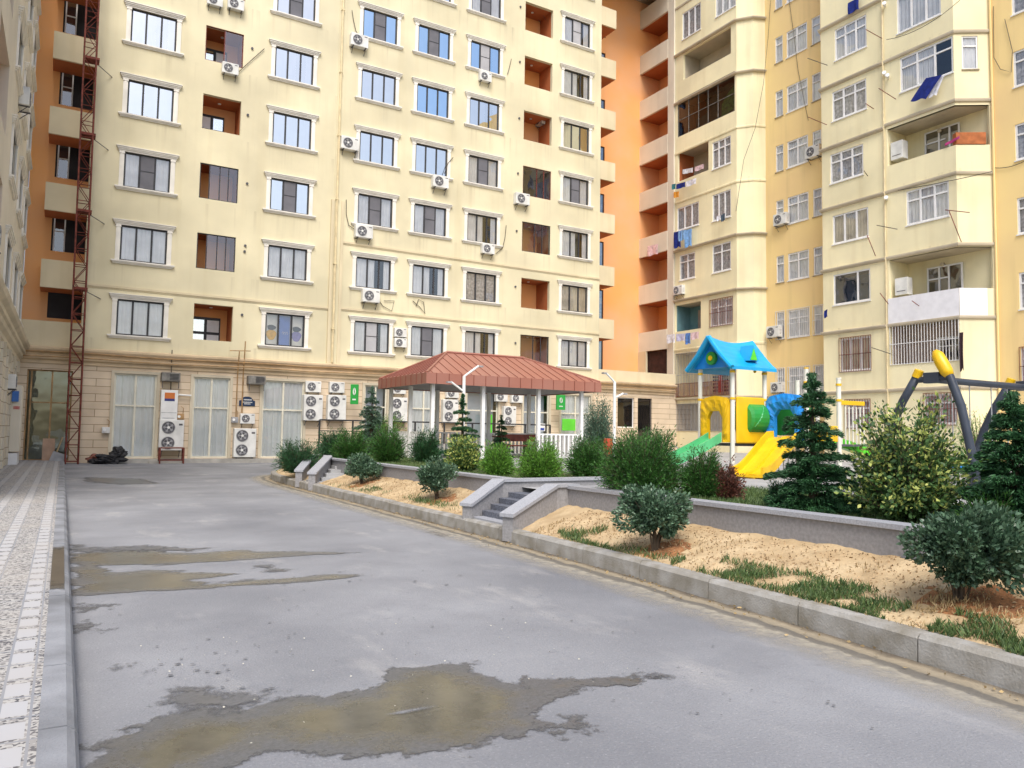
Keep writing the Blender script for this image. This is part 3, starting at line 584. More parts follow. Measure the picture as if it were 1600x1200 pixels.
for (k, r, style, bar, cur, op) in JOBS:
    p0, d, ang, Lk = seg_frame(k); u0, u1, z0, z1 = r; w_ = u1 - u0; h = z1 - z0
    loc = p0 + d * ((u0 + u1) / 2) + Vector((0, 0, z0)); a = w_ / 2
    if style.startswith('w') or style == 'blue':
        nm = {'w1': (), 'w2': (.5,), 'w3': (1/3, 2/3), 'w3n': (1/3, 2/3), 'blue': (.66,)}[style]; tr = () if style in ('w3n', 'blue') else ((0, 1, .70),)
        f = frame_mb(w_, h, M['pvc'], nm, tr, t=.075 if w_ > .8 else .06, y=.03, dep=.06).build('window', B, loc=loc, rz=ang)
        pane_mb(w_, h, M['glass_lo'] if style != 'blue' else M['glass_dark'], .06).build('pane', f)
        if style == 'blue':
            bm = mat('blue_painted_room', (.05, .26, .48), .8, .15, 1.5); q = open_recess(f, w_ - .01, h, 0, 1.0, bm, bm); q.build('blue_room', f)
        else:
            w2 = w_ - .06 if not op else w_ * .62
            curtain_mb(w2, h - .04, M[cur], .095, max(3, int(w_ * 6)), .016, -a + .03, .02, int(u0 * 7 + z0)).build('curtain', f)
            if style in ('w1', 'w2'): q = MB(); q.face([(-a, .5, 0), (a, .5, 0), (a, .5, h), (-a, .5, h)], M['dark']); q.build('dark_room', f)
        q = MB(); q.box((-a - .03, -.05, -.05), (a + .03, .03, -.005), M['pvc'] if style != 'w1' else M['slab']); q.build('sill', f)
        if bar: q = MB(); bars(q, w_ + .06, h + .06, M['rust'] if bar == 'rust' else M['pvc'], .12, .009, 3, -a - .03, -.03, -.05); q.build('window_grille', f)
    else:
        wm, bk, dd, zb = {'open_grey': ('soffit', 'soffit', 1.3, -.9), 'open_dark': ('dark', 'dark', 1.3, -.9), 'open_orange': ('orange_dk', 'soffit', 1.3, -.9), 'open_teal': ('teal', 'teal', 1.2, -.9),
                          'open_bars': ('cream', 'cream', 1.0, 0), 'open_bars2': ('stone', 'greybeige', 1.2, 0), 'open_yellow': ('cream', 'cream', 1.4, -1.15), 'open_yellow2': ('cream', 'cream', 1.4, -1.2), 'open_bars3': ('pinkwall', 'pinkwall', 1.2, -.5)}[style]
        M.setdefault('teal', mat('teal_loggia_paint', (.16, .30, .33), .8, .1, 1.5)); M.setdefault('pinkwall', mat('pale_pink_render', (.50, .40, .34), .9, .12, 1))
        q = open_recess(None, w_, h, zb, dd, wm, bk)
        if style in ('open_yellow', 'open_yellow2'):
            q = MB(); c_ = M['cream']; X1 = a + .8; q.face([(-a, .14, zb), (-a, .14, h), (-a, dd, h), (-a, dd, zb)], c_); q.face([(-a, dd, zb), (-a, dd, h), (X1, dd, h), (X1, dd, zb)], c_)
            q.face([(-a, .02, h), (a + .0, .02, h), (X1 - .02, 1.18, h), (X1, dd, h), (-a, dd, h)], M['soffit']); q.face([(-a, .1, zb), (-a, dd, zb), (X1, dd, zb), (X1 - .02, 1.2, zb), (a, .1, zb)], M['slab'])
        f = q.build('loggia', B, loc=loc, rz=ang)
        if style == 'open_dark':
            q = frame_mb(w_, h, M['acold'], (.2, .38, .55, .72), ((0, 1, .45),), t=.03, y=.02, dep=.03); q.build('glazing_frame', f); pane_mb(w_, h, M['glass_dark'], .04).build('glazing_pane', f)
            q = MB(); q.mesh([(a * .42, .3, .1), (a * .9, .28, .35), (a * .92, .3, h * .75), (a * .65, .33, h * .62), (a * .45, .3, h * .4)], [(0, 1, 2, 3, 4)], mat('green_cloth', (.12, .34, .06), .9, .3, 6)); q.build('green_cloth', f)
        if style == 'open_grey': q = MB(); q.box((-a * .3, dd - .06, -.8), (a * .35, dd - .02, .55), M['darkframe']); q.build('balcony_door', f)
        if style in ('open_yellow', 'open_yellow2'):
            g = frame_mb(1.55, 1.35, M['pvc'], (.42, .72) if style == 'open_yellow' else (.35, .62), ((0, .62, .6),), t=.07, y=dd - .1, dep=.05); fo = g.build('balcony_window', f); fo.location = (.18, 0, .12 if style == 'open_yellow' else .0); pane_mb(1.5, 1.3, M['glass_dark'], dd - .07).build('pane', fo)
            q = MB(); q.tube([(.1, dd - .16, h - .32), (.1, dd - .02, h - .32)], .09, M['cornice_p'], 8); q.build('wall_lamp', f)
        if style == 'open_teal':
            q = MB(); q.box((-.35, dd - .05, -.8), (.05, dd - .01, h - .25), M['pinkwall']); q.box((.45, dd - .05, -.8), (a - .02, dd - .01, h - .1), M['dark']); q.build('balcony_door', f)
        if style == 'open_bars3':
            q = MB(); bars(q, w_, h, M['pvc'], .13, .010, 3, -a, 0, -.02); q.build('balcony_grille', f)
            g = frame_mb(1.2, 1.25, M['pvc'], (.62,), ((0, 1, .68),), t=.07, y=dd - .1, dep=.05); fo = g.build('balcony_window', f); fo.location = (.55, 0, -.1); pane_mb(1.15, 1.2, M['glass_dark'], dd - .07).build('pane', fo)
        if style == 'open_bars':
            q = MB(); bars(q, w_, h, M['fanhub'], .13, .009, 3, -a, 0, -.02); q.build('balcony_grille', f)
            q = MB(); bars(q, w_, .75, M['rust'], .10, .011, 2, -a, 0, -.10); q.build('balcony_railing', f)
            q = MB()
            for i in range(9): q.box((-.25, dd - .12, .25 + i * .2), (.95, dd - .08, .36 + i * .2), M['darkframe'])
            q.box((.25, dd - .16, .2), (.5, dd - .12, 2.1), mat('red_board', (.42, .03, .03), .7, .1)); q.box((1.2, dd - .1, 0), (a - .1, dd - .05, 2.1), M['orange_dk']); q.build('stacked_shelves', f)
            fo = frame_mb(.9, 1.5, M['pvc'], (.5,), (), t=.06, y=dd - .1, dep=.04).build('balcony_window', f); fo.location = (-1.0, 0, .6)
        if style == 'open_bars2':
            q = MB(); bars(q, w_, h, M['fanhub'], .11, .010, 2, -a, 0, -.02); q.build('balcony_grille', f)
        if style == 'open_orange':
            q = MB(); q.box((.1, dd - .06, -.8), (a, dd - .02, .6), M['darkframe']); q.build('balcony_door', f)
# slab edges
sp = [(0, -.10), (.12, -.08), (.16, -.02), (.16, .03), (0, .06)]
b1p = [SEG['b1'][0], SEG['b1'][1], (31.75, 28.72), SEG['d1'][1]]
for i, z in enumerate((3.6, 6.5, 9.45, 12.45, 15.4, 18.42, 21.5, 24.5, 27.5)):
    o = .16 if i in (0, 2, 3, 7, 6) else .05
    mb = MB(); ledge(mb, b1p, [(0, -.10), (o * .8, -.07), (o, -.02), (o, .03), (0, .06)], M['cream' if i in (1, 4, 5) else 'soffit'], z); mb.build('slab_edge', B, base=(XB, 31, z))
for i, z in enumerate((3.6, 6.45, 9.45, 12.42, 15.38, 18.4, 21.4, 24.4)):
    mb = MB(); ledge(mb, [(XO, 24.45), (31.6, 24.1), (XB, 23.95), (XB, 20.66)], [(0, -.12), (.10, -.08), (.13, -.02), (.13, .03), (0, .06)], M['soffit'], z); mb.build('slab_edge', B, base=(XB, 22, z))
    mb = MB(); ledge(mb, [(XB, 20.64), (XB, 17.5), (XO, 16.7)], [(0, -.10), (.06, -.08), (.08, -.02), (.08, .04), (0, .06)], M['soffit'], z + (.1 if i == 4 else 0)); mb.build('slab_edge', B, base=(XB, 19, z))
# tiled white parapet panel and wooden box on the open balconies
mb = MB(); tm = mat('white_glazed_tile', (.80, .80, .84), .3, .03, 4)
mb.box((XB - .03, 17.5, 6.5), (XB - .002, 20.6, 7.62), tm); 
dd_ = (Vector((XO, 16.7, 0)) - Vector((XB, 17.5, 0))).normalized(); nn_ = Vector((dd_.y, -dd_.x, 0)) * .03; pA = Vector((XB, 17.5, 0)); pB = pA + dd_ * 1.1
mb.mesh([pA + nn_ + Vector((0, 0, 6.5)), pB + nn_ + Vector((0, 0, 6.5)), pB + nn_ + Vector((0, 0, 7.62)), pA + nn_ + Vector((0, 0, 7.62)), pA + Vector((0, 0, 7.62)), pB + Vector((0, 0, 7.62))], [(0, 1, 2, 3), (3, 2, 5, 4)], tm)
mb.build('tiled_parapet', B, base=(XB, 19, 6.5))
# downpipes, cables and brackets on the yellow block
mb = MB(); mb.tube([(XB - .06, 20.65, 1.5), (XB - .06, 20.65, 28)], .035, M['creampipe'], 6); mb.tube([(XO - .06, 16.62, 0), (XO - .06, 16.62, 28)], .045, M['ochre'], 6); mb.build('downpipe', B, base=(XB, 20.6, 1.5))
def cab(pts, nm='cable', r=.014, m='cable'): q = MB(); q.tube(pts, r, M[m], 4); q.build(nm, B, base=pts[0])
def sag(a, b, s, n=10): a = Vector(a); b = Vector(b); return [a.lerp(b, i / n) - Vector((0, 0, s * 4 * (i / n) * (1 - i / n))) for i in range(n + 1)]
cab([W(1204, 0, x=XO - .05), W(1200, 60, x=XO - .05), W(1193, 130, x=XB - .05), W(1180, 200, x=XB - .05), W(1162, 250, x=XB - .05), W(1150, 330, x=XB - .05)])
cab([W(1233, 0, x=XO - .05), W(1241, 60, x=XO - .05), W(1247, 110, x=XO - .05), W(1257, 160, x=XO - .05), W(1263, 188, x=XO - .05)])
cab([W(1552, 10, x=XO - .05), W(1553, 90, x=XO - .05), W(1563, 108, x=XO - .05), W(1580, 113, x=XO - .05), W(1582, 80, x=XO - .05), W(1570, 30, x=XO - .05)])
cab(sag(W(1552, 262, x=XO - .05), W(1600, 252, x=XO - .05), .1)); cab(sag(W(1385, 300, x=XB - .05), W(1550, 268, x=XB - .05), .05)); cab(sag(W(1385, 62, x=XB - .3), W(1500, 0, x=XB - .3), .3))
brs = [(1353, 46, 1378, 60), (1373, 138, 1400, 155), (1353, 162, 1365, 170), (1350, 267, 1356, 275), (1370, 352, 1402, 358), (1355, 368, 1368, 400), (1477, 328, 1515, 332), (1483, 330, 1502, 378), (1375, 458, 1388, 475), (1362, 543, 1392, 553), (1262, 91, 1293, 102), (1263, 183, 1292, 195), (1425, 470, 1436, 478)]
for a, b, c, d in brs: mb = MB(); mb.tube([W(a, b, x=XB - .1), W((a + c) / 2, (b + d) / 2, x=XB - .45), W(c, d, x=XB - .1)], .018, M['rust'] if a % 2 else M['cable'], 5); mb.build('clothesline_bracket', B, base=tuple(W(a, b, x=XB)))
for (u, v) in ((1383, 10), (1383, 118), (1388, 122), (1386, 312)):
    p = W(u, v, x=XB - .02); q = MB(); q.tube([p + Vector((-.22, -.1, .05)), p + Vector((-.02, 0, 0))], [.09, .05], M['pvc'], 8); q.build('flue_pipe', B, base=tuple(p))
# ================================================================ ground
def sheet(name, pts, m, z, kind='structure'):
    mb = MB(); mb.face([(x, y, z) for x, y in pts], m); o = mb.build(name, None, base=(0, 0, 0)); o['kind'] = kind; return o
M['ground'] = mat('bare_ground', (.30, .26, .20), .95, .15, .5)
M['asphalt'] = mat('worn_grey_asphalt', (.268, .273, .287), .78, .10, .55, .35, c2=(.190, .195, .210), bscale=70, detail=8)
def enrich_asphalt():
    m = M['asphalt']; n = m.node_tree.nodes; l = m.node_tree.links; b = n['Principled BSDF']; src = b.inputs['Base Color'].links[0].from_socket; geo = n.new('ShaderNodeNewGeometry')
    def layer(src, vec, scale, lo, hi, col, amt, det=5, vor=False):
        t = n.new('ShaderNodeTexVoronoi' if vor else 'ShaderNodeTexNoise'); t.inputs['Scale'].default_value = scale
        if not vor: t.inputs['Detail'].default_value = det; t.inputs['Roughness'].default_value = .65
        l.new(vec, t.inputs['Vector']); r = n.new('ShaderNodeMapRange'); r.inputs[1].default_value = lo; r.inputs[2].default_value = hi; r.inputs[4].default_value = amt; l.new(t.outputs[0], r.inputs[0])
        x = n.new('ShaderNodeMix'); x.data_type = 'RGBA'; x.inputs[7].default_value = (*col, 1); l.new(r.outputs[0], x.inputs[0]); l.new(src, x.inputs[6]); return x.outputs[2]
    mp = n.new('ShaderNodeMapping'); mp.inputs['Scale'].default_value = (1, .45, 1); mp.inputs['Rotation'].default_value = (0, 0, .3); l.new(geo.outputs['Position'], mp.inputs[0])
    s = layer(src, mp.outputs[0], 1.3, .56, .72, (.52, .50, .47), .35)
    s = layer(s, geo.outputs['Position'], 90, .55, .75, (.13, .13, .145), .7, 2)
    s = layer(s, geo.outputs['Position'], 55, .58, .74, (.6, .6, .6), .22, 2)
    s = layer(s, geo.outputs['Position'], .9, .5, .8, (.17, .173, .187), .6, 7)
    s = layer(s, geo.outputs['Position'], 9, .60, .72, (.17, .17, .19), .5, 6)
    s = layer(s, mp.outputs[0], 7.5, .70, .74, (.13, .12, .12), .7, 4)
    l.new(s, b.inputs['Base Color'])
enrich_asphalt()
sheet('ground', [(-150, -100), (200, -100), (200, 200), (-150, 200)], M['ground'], -.012)
sheet('road', [(.12, -8), (12, -8), (12, 34.1), (.12, 34.1)], M['asphalt'], 0)
def kx(y):   # planter kerb line
    P = [(-8, 4.55), (2.3, 4.72), (3.7, 4.86), (6, 5.0), (9, 5.08), (13, 5.08), (20, 5.06), (22, 5.15), (23.5, 5.4), (24.6, 5.95), (25.2, 6.8), (25.4, 8.5)]
    for (a, b), (c, d) in zip(P, P[1:]):
        if a <= y <= c: return b + (d - b) * (y - a) / (c - a)
    return P[-1][1]
def wx(y): return 6.2 - max(0, (y - 10)) * .012 + (0.12 if y > 8 else 0) * 0 - (.12 if y < 4 else 0)
# pavers on the left
M['paver'] = mat('pebble_paver', (.44, .43, .41), .85, .05, 3)
def paver():
    m = M['paver']; n = m.node_tree.nodes; l = m.node_tree.links; b = n['Principled BSDF']; geo = n.new('ShaderNodeNewGeometry')
    def math_(op, a, b_=None, c=None):
        k = n.new('ShaderNodeMath'); k.operation = op
        for i, q in enumerate((a, b_, c)):
            if q is None: continue
            if isinstance(q, (int, float)): k.inputs[i].default_value = q
            else: l.new(q, k.inputs[i])
        return k.outputs[0]
    sp = n.new('ShaderNodeSeparateXYZ'); l.new(geo.outputs['Position'], sp.inputs[0])
    fx = math_('FRACT', math_('MULTIPLY', math_('ADD', sp.outputs[0], 4.03), 1 / .33)); fy = math_('FRACT', math_('MULTIPLY', math_('ADD', sp.outputs[1], 10), 1 / .30))
    def band(v, a, b_): return math_('MULTIPLY', math_('GREATER_THAN', v, a), math_('LESS_THAN', v, b_))
    white = math_('MULTIPLY', band(fx, .66, .97), band(fy, .12, .80))
    joint = math_('MAXIMUM', math_('LESS_THAN', fy, .05), math_('MAXIMUM', math_('LESS_THAN', fx, .035), band(fx, .62, .66)))
    vo = n.new('ShaderNodeTexVoronoi'); vo.inputs['Scale'].default_value = 62; l.new(geo.outputs['Position'], vo.inputs['Vector'])
    bw = n.new('ShaderNodeSeparateColor'); l.new(vo.outputs['Color'], bw.inputs[0])
    rp = n.new('ShaderNodeValToRGB'); cr = rp.color_ramp; cr.interpolation = 'CONSTANT'; cr.elements[0].color = (.09, .09, .10, 1); cr.elements[1].position = .22; cr.elements[1].color = (.29, .28, .27, 1); e = cr.elements.new(.55); e.color = (.42, .41, .39, 1); l.new(bw.outputs[0], rp.inputs[0])
    def mixc(f, a, c):
        x = n.new('ShaderNodeMix'); x.data_type = 'RGBA'; l.new(f, x.inputs[0]); l.new(a, x.inputs[6]) if not isinstance(a, tuple) else None; x.inputs[7].default_value = (*c, 1); return x.outputs[2]
    s = mixc(white, rp.outputs[0], (.42, .42, .43)); s = mixc(joint, s, (.25, .26, .28))
    nz = n.new('ShaderNodeTexNoise'); nz.inputs['Scale'].default_value = .8; nz.inputs['Detail'].default_value = 5; l.new(geo.outputs['Position'], nz.inputs['Vector'])
    r = n.new('ShaderNodeMapRange'); r.inputs[1].default_value = .45; r.inputs[2].default_value = .75; r.inputs[4].default_value = .45; l.new(nz.outputs[0], r.inputs[0])
    s = mixc(r.outputs[0], s, (.42, .38, .33)); l.new(s, b.inputs['Base Color'])
paver()
mb = MB(); mb.box((XL - .2, -8, .02), (-.03, YA, .125), M['paver']); o = mb.build('pavement', None, base=(XL, 0, 0)); o['kind'] = 'structure'
mb = MB()
for i in range(43):
    y = -8 + i * .99; g = .006; h = .135 + .002 * math.sin(i * 2.1)
    sec = [(-.03, 0), (-.03, h), (.075, h), (.105, h - .02), (.12, h - .05), (.12, 0)]
    vs_ = [(x, y + g, z) for x, z in sec] + [(x, y + .99 - g, z) for x, z in sec]; mb.mesh(vs_, [tuple(range(6)), tuple(range(11, 5, -1))] + [(k, k + 6, (k + 1) % 6 + 6, (k + 1) % 6) for k in range(6)], M['kerb2'])
o = mb.build('kerb', None, base=(0, 0, 0)); o['kind'] = 'structure'
# planter kerb: separate stones along a gentle bend
mb = MB(); y = -6.; ys = []
while y < 24.5: ys.append(y); y += 1.0 if y < 20 else .6
ys.append(25.2)
for i in range(len(ys) - 1):
    a, b = ys[i], ys[i + 1]; pa = Vector((kx(a), a, 0)); pb = Vector((kx(b), b, 0)); d = (pb - pa).normalized(); n_ = Vector((d.y, -d.x, 0)); pa += d * .006; pb -= d * .006; h = .178 + .004 * math.sin(i * 1.7)
    sec = [(0, -.05), (0.005, h - .03), (.03, h), (.15, h), (.15, -.05)]
    vs_ = [pa + n_ * x + Vector((0, 0, z)) for x, z in sec] + [pb + n_ * x + Vector((0, 0, z)) for x, z in sec]; k = 5
    mb.mesh(vs_, [tuple(range(k)), tuple(range(2 * k - 1, k - 1, -1))] + [(q, q + k, (q + 1) % k + k, (q + 1) % k) for q in range(k)], M['kerb'])
o = mb.build('planter_kerb', None, base=(5, 0, 0)); o['kind'] = 'structure'
# soil bank between kerb and retaining wall
M['soil'] = mat('sandy_soil', (.54, .415, .25), .95, .07, 3.2, .6, c2=(.39, .275, .15), bscale=28, detail=8)
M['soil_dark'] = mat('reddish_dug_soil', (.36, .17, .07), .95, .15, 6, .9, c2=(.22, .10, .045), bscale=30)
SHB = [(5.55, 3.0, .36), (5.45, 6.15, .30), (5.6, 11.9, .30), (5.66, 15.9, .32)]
def soil_z(x, y):
    t = max(0, min(1, (x - kx(y) - .15) / max(.3, wx(y) - kx(y) - .15)))
    z = .160 + t * .27 + .03 * noise.noise(Vector((x * 1.6, y * 1.6, 3))) +   .018 * noise.noise(Vector((x * 7, y * 7, 1))) + .005 * noise.noise(Vector((x * 19, y * 19, 1)))
    return z
def bank(ya, yb, name):
    ny = int((yb - ya) / .035); nx = 34; V = []; F = []
    for j in range(ny + 1):
        yy = ya + (yb - ya) * j / ny; x0 = kx(yy) + .13; x1 = wx(yy) + .05
        for i in range(nx + 1): x = x0 + (x1 - x0) * i / nx; y2 = min(yy, 8.70 + (x - 5.08) * .391) if yb < 10 else (max(yy, 10.02 + (x - 5.16) * .471) if ya > 10 and ya < 11 else yy); V.append((x, y2, soil_z(x, y2)))
    for j in range(ny):
        for i in range(nx): q = j * (nx + 1) + i; F.append((q, q + 1, q + nx + 2, q + nx + 1))
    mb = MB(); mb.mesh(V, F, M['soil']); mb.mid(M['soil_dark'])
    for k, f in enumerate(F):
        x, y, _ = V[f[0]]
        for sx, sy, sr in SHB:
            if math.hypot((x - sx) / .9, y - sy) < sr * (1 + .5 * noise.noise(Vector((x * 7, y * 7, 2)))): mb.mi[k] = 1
    o = mb.build(name, None, base=(0, 0, 0), smooth=True); o['kind'] = 'structure'
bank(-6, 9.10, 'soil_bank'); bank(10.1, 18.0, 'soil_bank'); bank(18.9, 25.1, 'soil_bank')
# upper terrace
M['turf'] = mat('patchy_turf_soil', (.17, .19, .09), .95, .3, 1.2, .5, c2=(.26, .20, .12))
M['terrace'] = mat('pale_terrace_paving', (.36, .36, .36), .8, .1, .8, .1)
sheet('terrace', [(6.3, -6), (31.2, -6), (31.2, 31), (9, 31), (7.2, 25.2), (6.3, 25.2)], M['turf'], .575)
sheet('terrace_paving', [(9.6, 3.5), (31.2, 3.5), (31.2, 31), (9.6, 31)], M['terrace'], .583)
sheet('terrace_path', [(6.2, 9.0), (9.7, 9.0), (9.7, 10.3), (6.2, 10.3)], M['terrace'], .59)
mb = MB(); mb.box((9.0, 25.2, 0), (31.2, 25.3, .57), M['granite_side']) ; mb.box((9.0, 31.0, 0), (31.2, 31.1, .56), M['concrete']); o = mb.build('terrace_edge', None, base=(9, 25, 0)); o['kind'] = 'structure'
# retaining wall with coping
ZW = .70
def ret_wall(path, name, label, z=ZW, t=.16, zb=0., cope=.035):
    r = thing(name, label, 'wall', (path[0][0], path[0][1], 0)); mb = MB()
    ledge(mb, path, [(0, zb), (0, z - .045), (-t, z - .045), (-t, zb)], M['granite_side']); mb.build('wall_face', r, base=(path[0][0], path[0][1], 0))
    mb = MB(); ledge(mb, path, [(cope, z - .045), (cope, z), (-t - cope, z), (-t - cope, z - .045)], M['granite']); mb.build('coping', r, base=(path[0][0], path[0][1], 0)); return r
# outward side is to the right of the direction, toward the road (-X): go from far to near
ret_wall([(wx(8.6), 9.12), (wx(6), 6), (wx(4.2), 4.2), (wx(2), 2), (wx(2), -6)], 'retaining_wall', 'low granite wall with pale coping behind the nearest sandy bank')
ret_wall([(6.05, 20.3), (wx(16), 16), (wx(12), 12), (wx(10.3), 10.35)], 'retaining_wall', 'low granite wall behind the sandy bank between the two stair openings')
def cheek(r, a, b, c, z0, z1, t=.17):
    # sloping cheek from a (low) to b (high) then level on to c
    A_ = Vector((*a, 0)); B_ = Vector((*b, 0)); C_ = Vector((*c, 0)); d = (B_ - A_).normalized(); n_ = Vector((-d.y, d.x, 0)) * t
    def prism(P, zt, zb_, m, e=0):
        V = []
        for off in (-e, 1 + e):
            V += [p + n_ * off + Vector((0, 0, z)) for p, z in zip(P, zt)] + [p + n_ * off + Vector((0, 0, z)) for p, z in zip(P, zb_)]
        k = len(P); F = []
        for i in range(k - 1):
            F += [(i, i + 1, k * 2 + i + 1, k * 2 + i), (k + i, k * 3 + i, k * 3 + i + 1, k + i + 1), (i, k + i, k + i + 1, i + 1), (2 * k + i, 2 * k + i + 1, 3 * k + i + 1, 3 * k + i)]
        F += [(0, 2 * k, 3 * k, k), (k - 1, 2 * k - 1, 4 * k - 1, 3 * k - 1)]; mb = MB(); mb.mesh(V, F, m); return mb
    P = [A_, B_, C_]
    prism(P, [z0 - .045, z1 - .045, z1 - .045], [.02] * 3, M['granite_side']).build('cheek_wall', r, base=tuple(A_))
    P2 = [A_ - d * .03, B_, C_]; prism(P2, [z0, z1, z1], [z0 - .045, z1 - .045, z1 - .045], M['granite'], .18).build('coping', r, base=tuple(A_))
st = thing('garden_stairs', 'grey granite steps between two sloping side walls, opening from the road kerb', 'stairs', (5.3, 9.3, 0))
cheek(st, (5.16, 9.93), (5.86, 10.26), (8.6, 10.28), .40, .72); cheek(st, (5.08, 8.62), (6.0, 8.98), (6.36, 8.98), .38, .72)
mb = MB()
for i in range(5): x_ = 5.2 + i * .19; mb.box((x_, 8.72 + (x_ - 5.0) * .40, .02), (x_ + .19 if i < 4 else 6.25, 9.96 + (x_ - 5.1) * .44, .205 + .078 * i), M['granite_dk'] if i else M['granite'])
mb.build('steps', st, base=(5.3, 9.3, 0))
st2 = thing('garden_stairs', 'farthest pale stone steps with sloping side walls near the road corner', 'stairs', (5.3, 18.5, 0))
cheek(st2, (5.12, 17.75), (6.05, 19.6), (6.2, 20.2), .44, .76, .16); cheek(st2, (5.12, 18.9), (5.85, 20.4), (6.1, 20.9), .44, .76, .16)
mb = MB()
for i in range(5): mb.box((5.22 + i * .2, 17.95 + i * .3, .02), (6.7, 18.9 + i * .32, .205 + .078 * i), M['terrace'])
mb.build('steps', st2, base=(5.3, 18.5, 0))
# ---------------------------------------------------------------- wet patches, puddles, silt
def fract_poly(pts, amp=.10, it=4, seed=1):
    rnd = random.Random(seed); P = [Vector((x, y)) for x, y in pts]
    for k in range(it):
        Q = []
        for i, p in enumerate(P):
            q = P[(i + 1) % len(P)]; m_ = (p + q) / 2; d = q - p; n_ = Vector((-d.y, d.x)); Q += [p, m_ + n_ * rnd.uniform(-amp, amp) * 1.3]
        P = Q
    return P
def px_poly(px, z=0): return [(W(u, v, z=z).x, W(u, v, z=z).y) for u, v in px]
def flat_poly(name, polys, m, z, kind='structure', label=None, cat=None):
    from mathutils.geometry import tessellate_polygon
    mb = MB()
    for P in polys:
        V = [Vector((p[0], p[1], z)) for p in P]; T = tessellate_polygon([V])
        T = [t if ((V[t[1]] - V[t[0]]).cross(V[t[2]] - V[t[0]])).z > 0 else (t[0], t[2], t[1]) for t in T]
        mb.mesh(V, T, m)
    o = mb.build(name, None, base=(0, 0, 0)); o['kind'] = kind
    return o
def wet_mat(name, ring, centre, r0, r1, na, ns, edge=.045, c_lo=.08, c_hi=.26, stretch=1.):
    m = bpy.data.materials.new(name); m.use_nodes = True; n = m.node_tree.nodes; l = m.node_tree.links; b = n['Principled BSDF']
    at_ = n.new('ShaderNodeAttribute'); at_.attribute_name = 'd'; geo = n.new('ShaderNodeNewGeometry'); mpp = n.new('ShaderNodeMapping'); mpp.inputs['Scale'].default_value = (stretch, 1, 1); l.new(geo.outputs['Position'], mpp.inputs[0])
    def noi(sc, det=9, rough=.72):
        t = n.new('ShaderNodeTexNoise'); t.inputs['Scale'].default_value = sc; t.inputs['Detail'].default_value = det; t.inputs['Roughness'].default_value = rough; l.new(mpp.outputs[0], t.inputs['Vector']); return t.outputs[0]
    def mt(op, a, b_, c=None):
        k = n.new('ShaderNodeMath'); k.operation = op
        for i_, q in enumerate((a, b_, c)):
            if q is None: continue
            if isinstance(q, (int, float)): k.inputs[i_].default_value = q
            else: l.new(q, k.inputs[i_])
        return k.outputs[0]
    def mr(v, a, b_, o0=0, o1=1):
        r = n.new('ShaderNodeMapRange'); r.inputs[1].default_value = a; r.inputs[2].default_value = b_; r.inputs[3].default_value = o0; r.inputs[4].default_value = o1; l.new(v, r.inputs[0]); return r.outputs[0]
    def mx(f, a, b_):
        x = n.new('ShaderNodeMix'); x.data_type = 'RGBA'; l.new(f, x.inputs[0])
        for k, q in ((6, a), (7, b_)):
            if isinstance(q, tuple): x.inputs[k].default_value = (*q, 1)
            else: l.new(q, x.inputs[k])
        return x.outputs[2]
    d1 = mt('ADD', at_.outputs['Fac'], mt('MULTIPLY', mt('SUBTRACT', noi(ns), .5), na)); d2 = mt('ADD', at_.outputs['Fac'], mt('MULTIPLY', mt('SUBTRACT', noi(ns * .6, 6), .5), na * 1.3))
    alpha = mr(d1, 0, edge); f = mr(d2, c_lo, c_hi)
    cc = mx(mr(noi(2.2, 9), .38, .62), centre, tuple(x * .62 for x in centre)); cc = mx(mr(noi(60, 2), .66, .78), cc, tuple(min(1, x * 1.7) for x in centre)); rc = mx(mr(noi(45, 3), .4, .6), ring, tuple(x * .72 for x in ring))
    l.new(mx(f, rc, cc), b.inputs['Base Color']); l.new(mr(f, 0, 1, r0, r1), b.inputs['Roughness']); b.inputs['Specular IOR Level'].default_value = .5
    bn = n.new('ShaderNodeBump'); bn.inputs['Strength'].default_value = .35; bn.inputs['Distance'].default_value = .01; l.new(mt('MULTIPLY', noi(70, 3), mt('SUBTRACT', 1.02, f)), bn.inputs['Height']); l.new(bn.outputs[0], b.inputs['Normal'])
    t = n.new('ShaderNodeBsdfTransparent'); s_ = n.new('ShaderNodeMixShader'); l.new(alpha, s_.inputs[0]); l.new(t.outputs[0], s_.inputs[1]); l.new(b.outputs[0], s_.inputs[2]); l.new(s_.outputs[0], n['Material Output'].inputs[0]); MATS[name] = m; return m
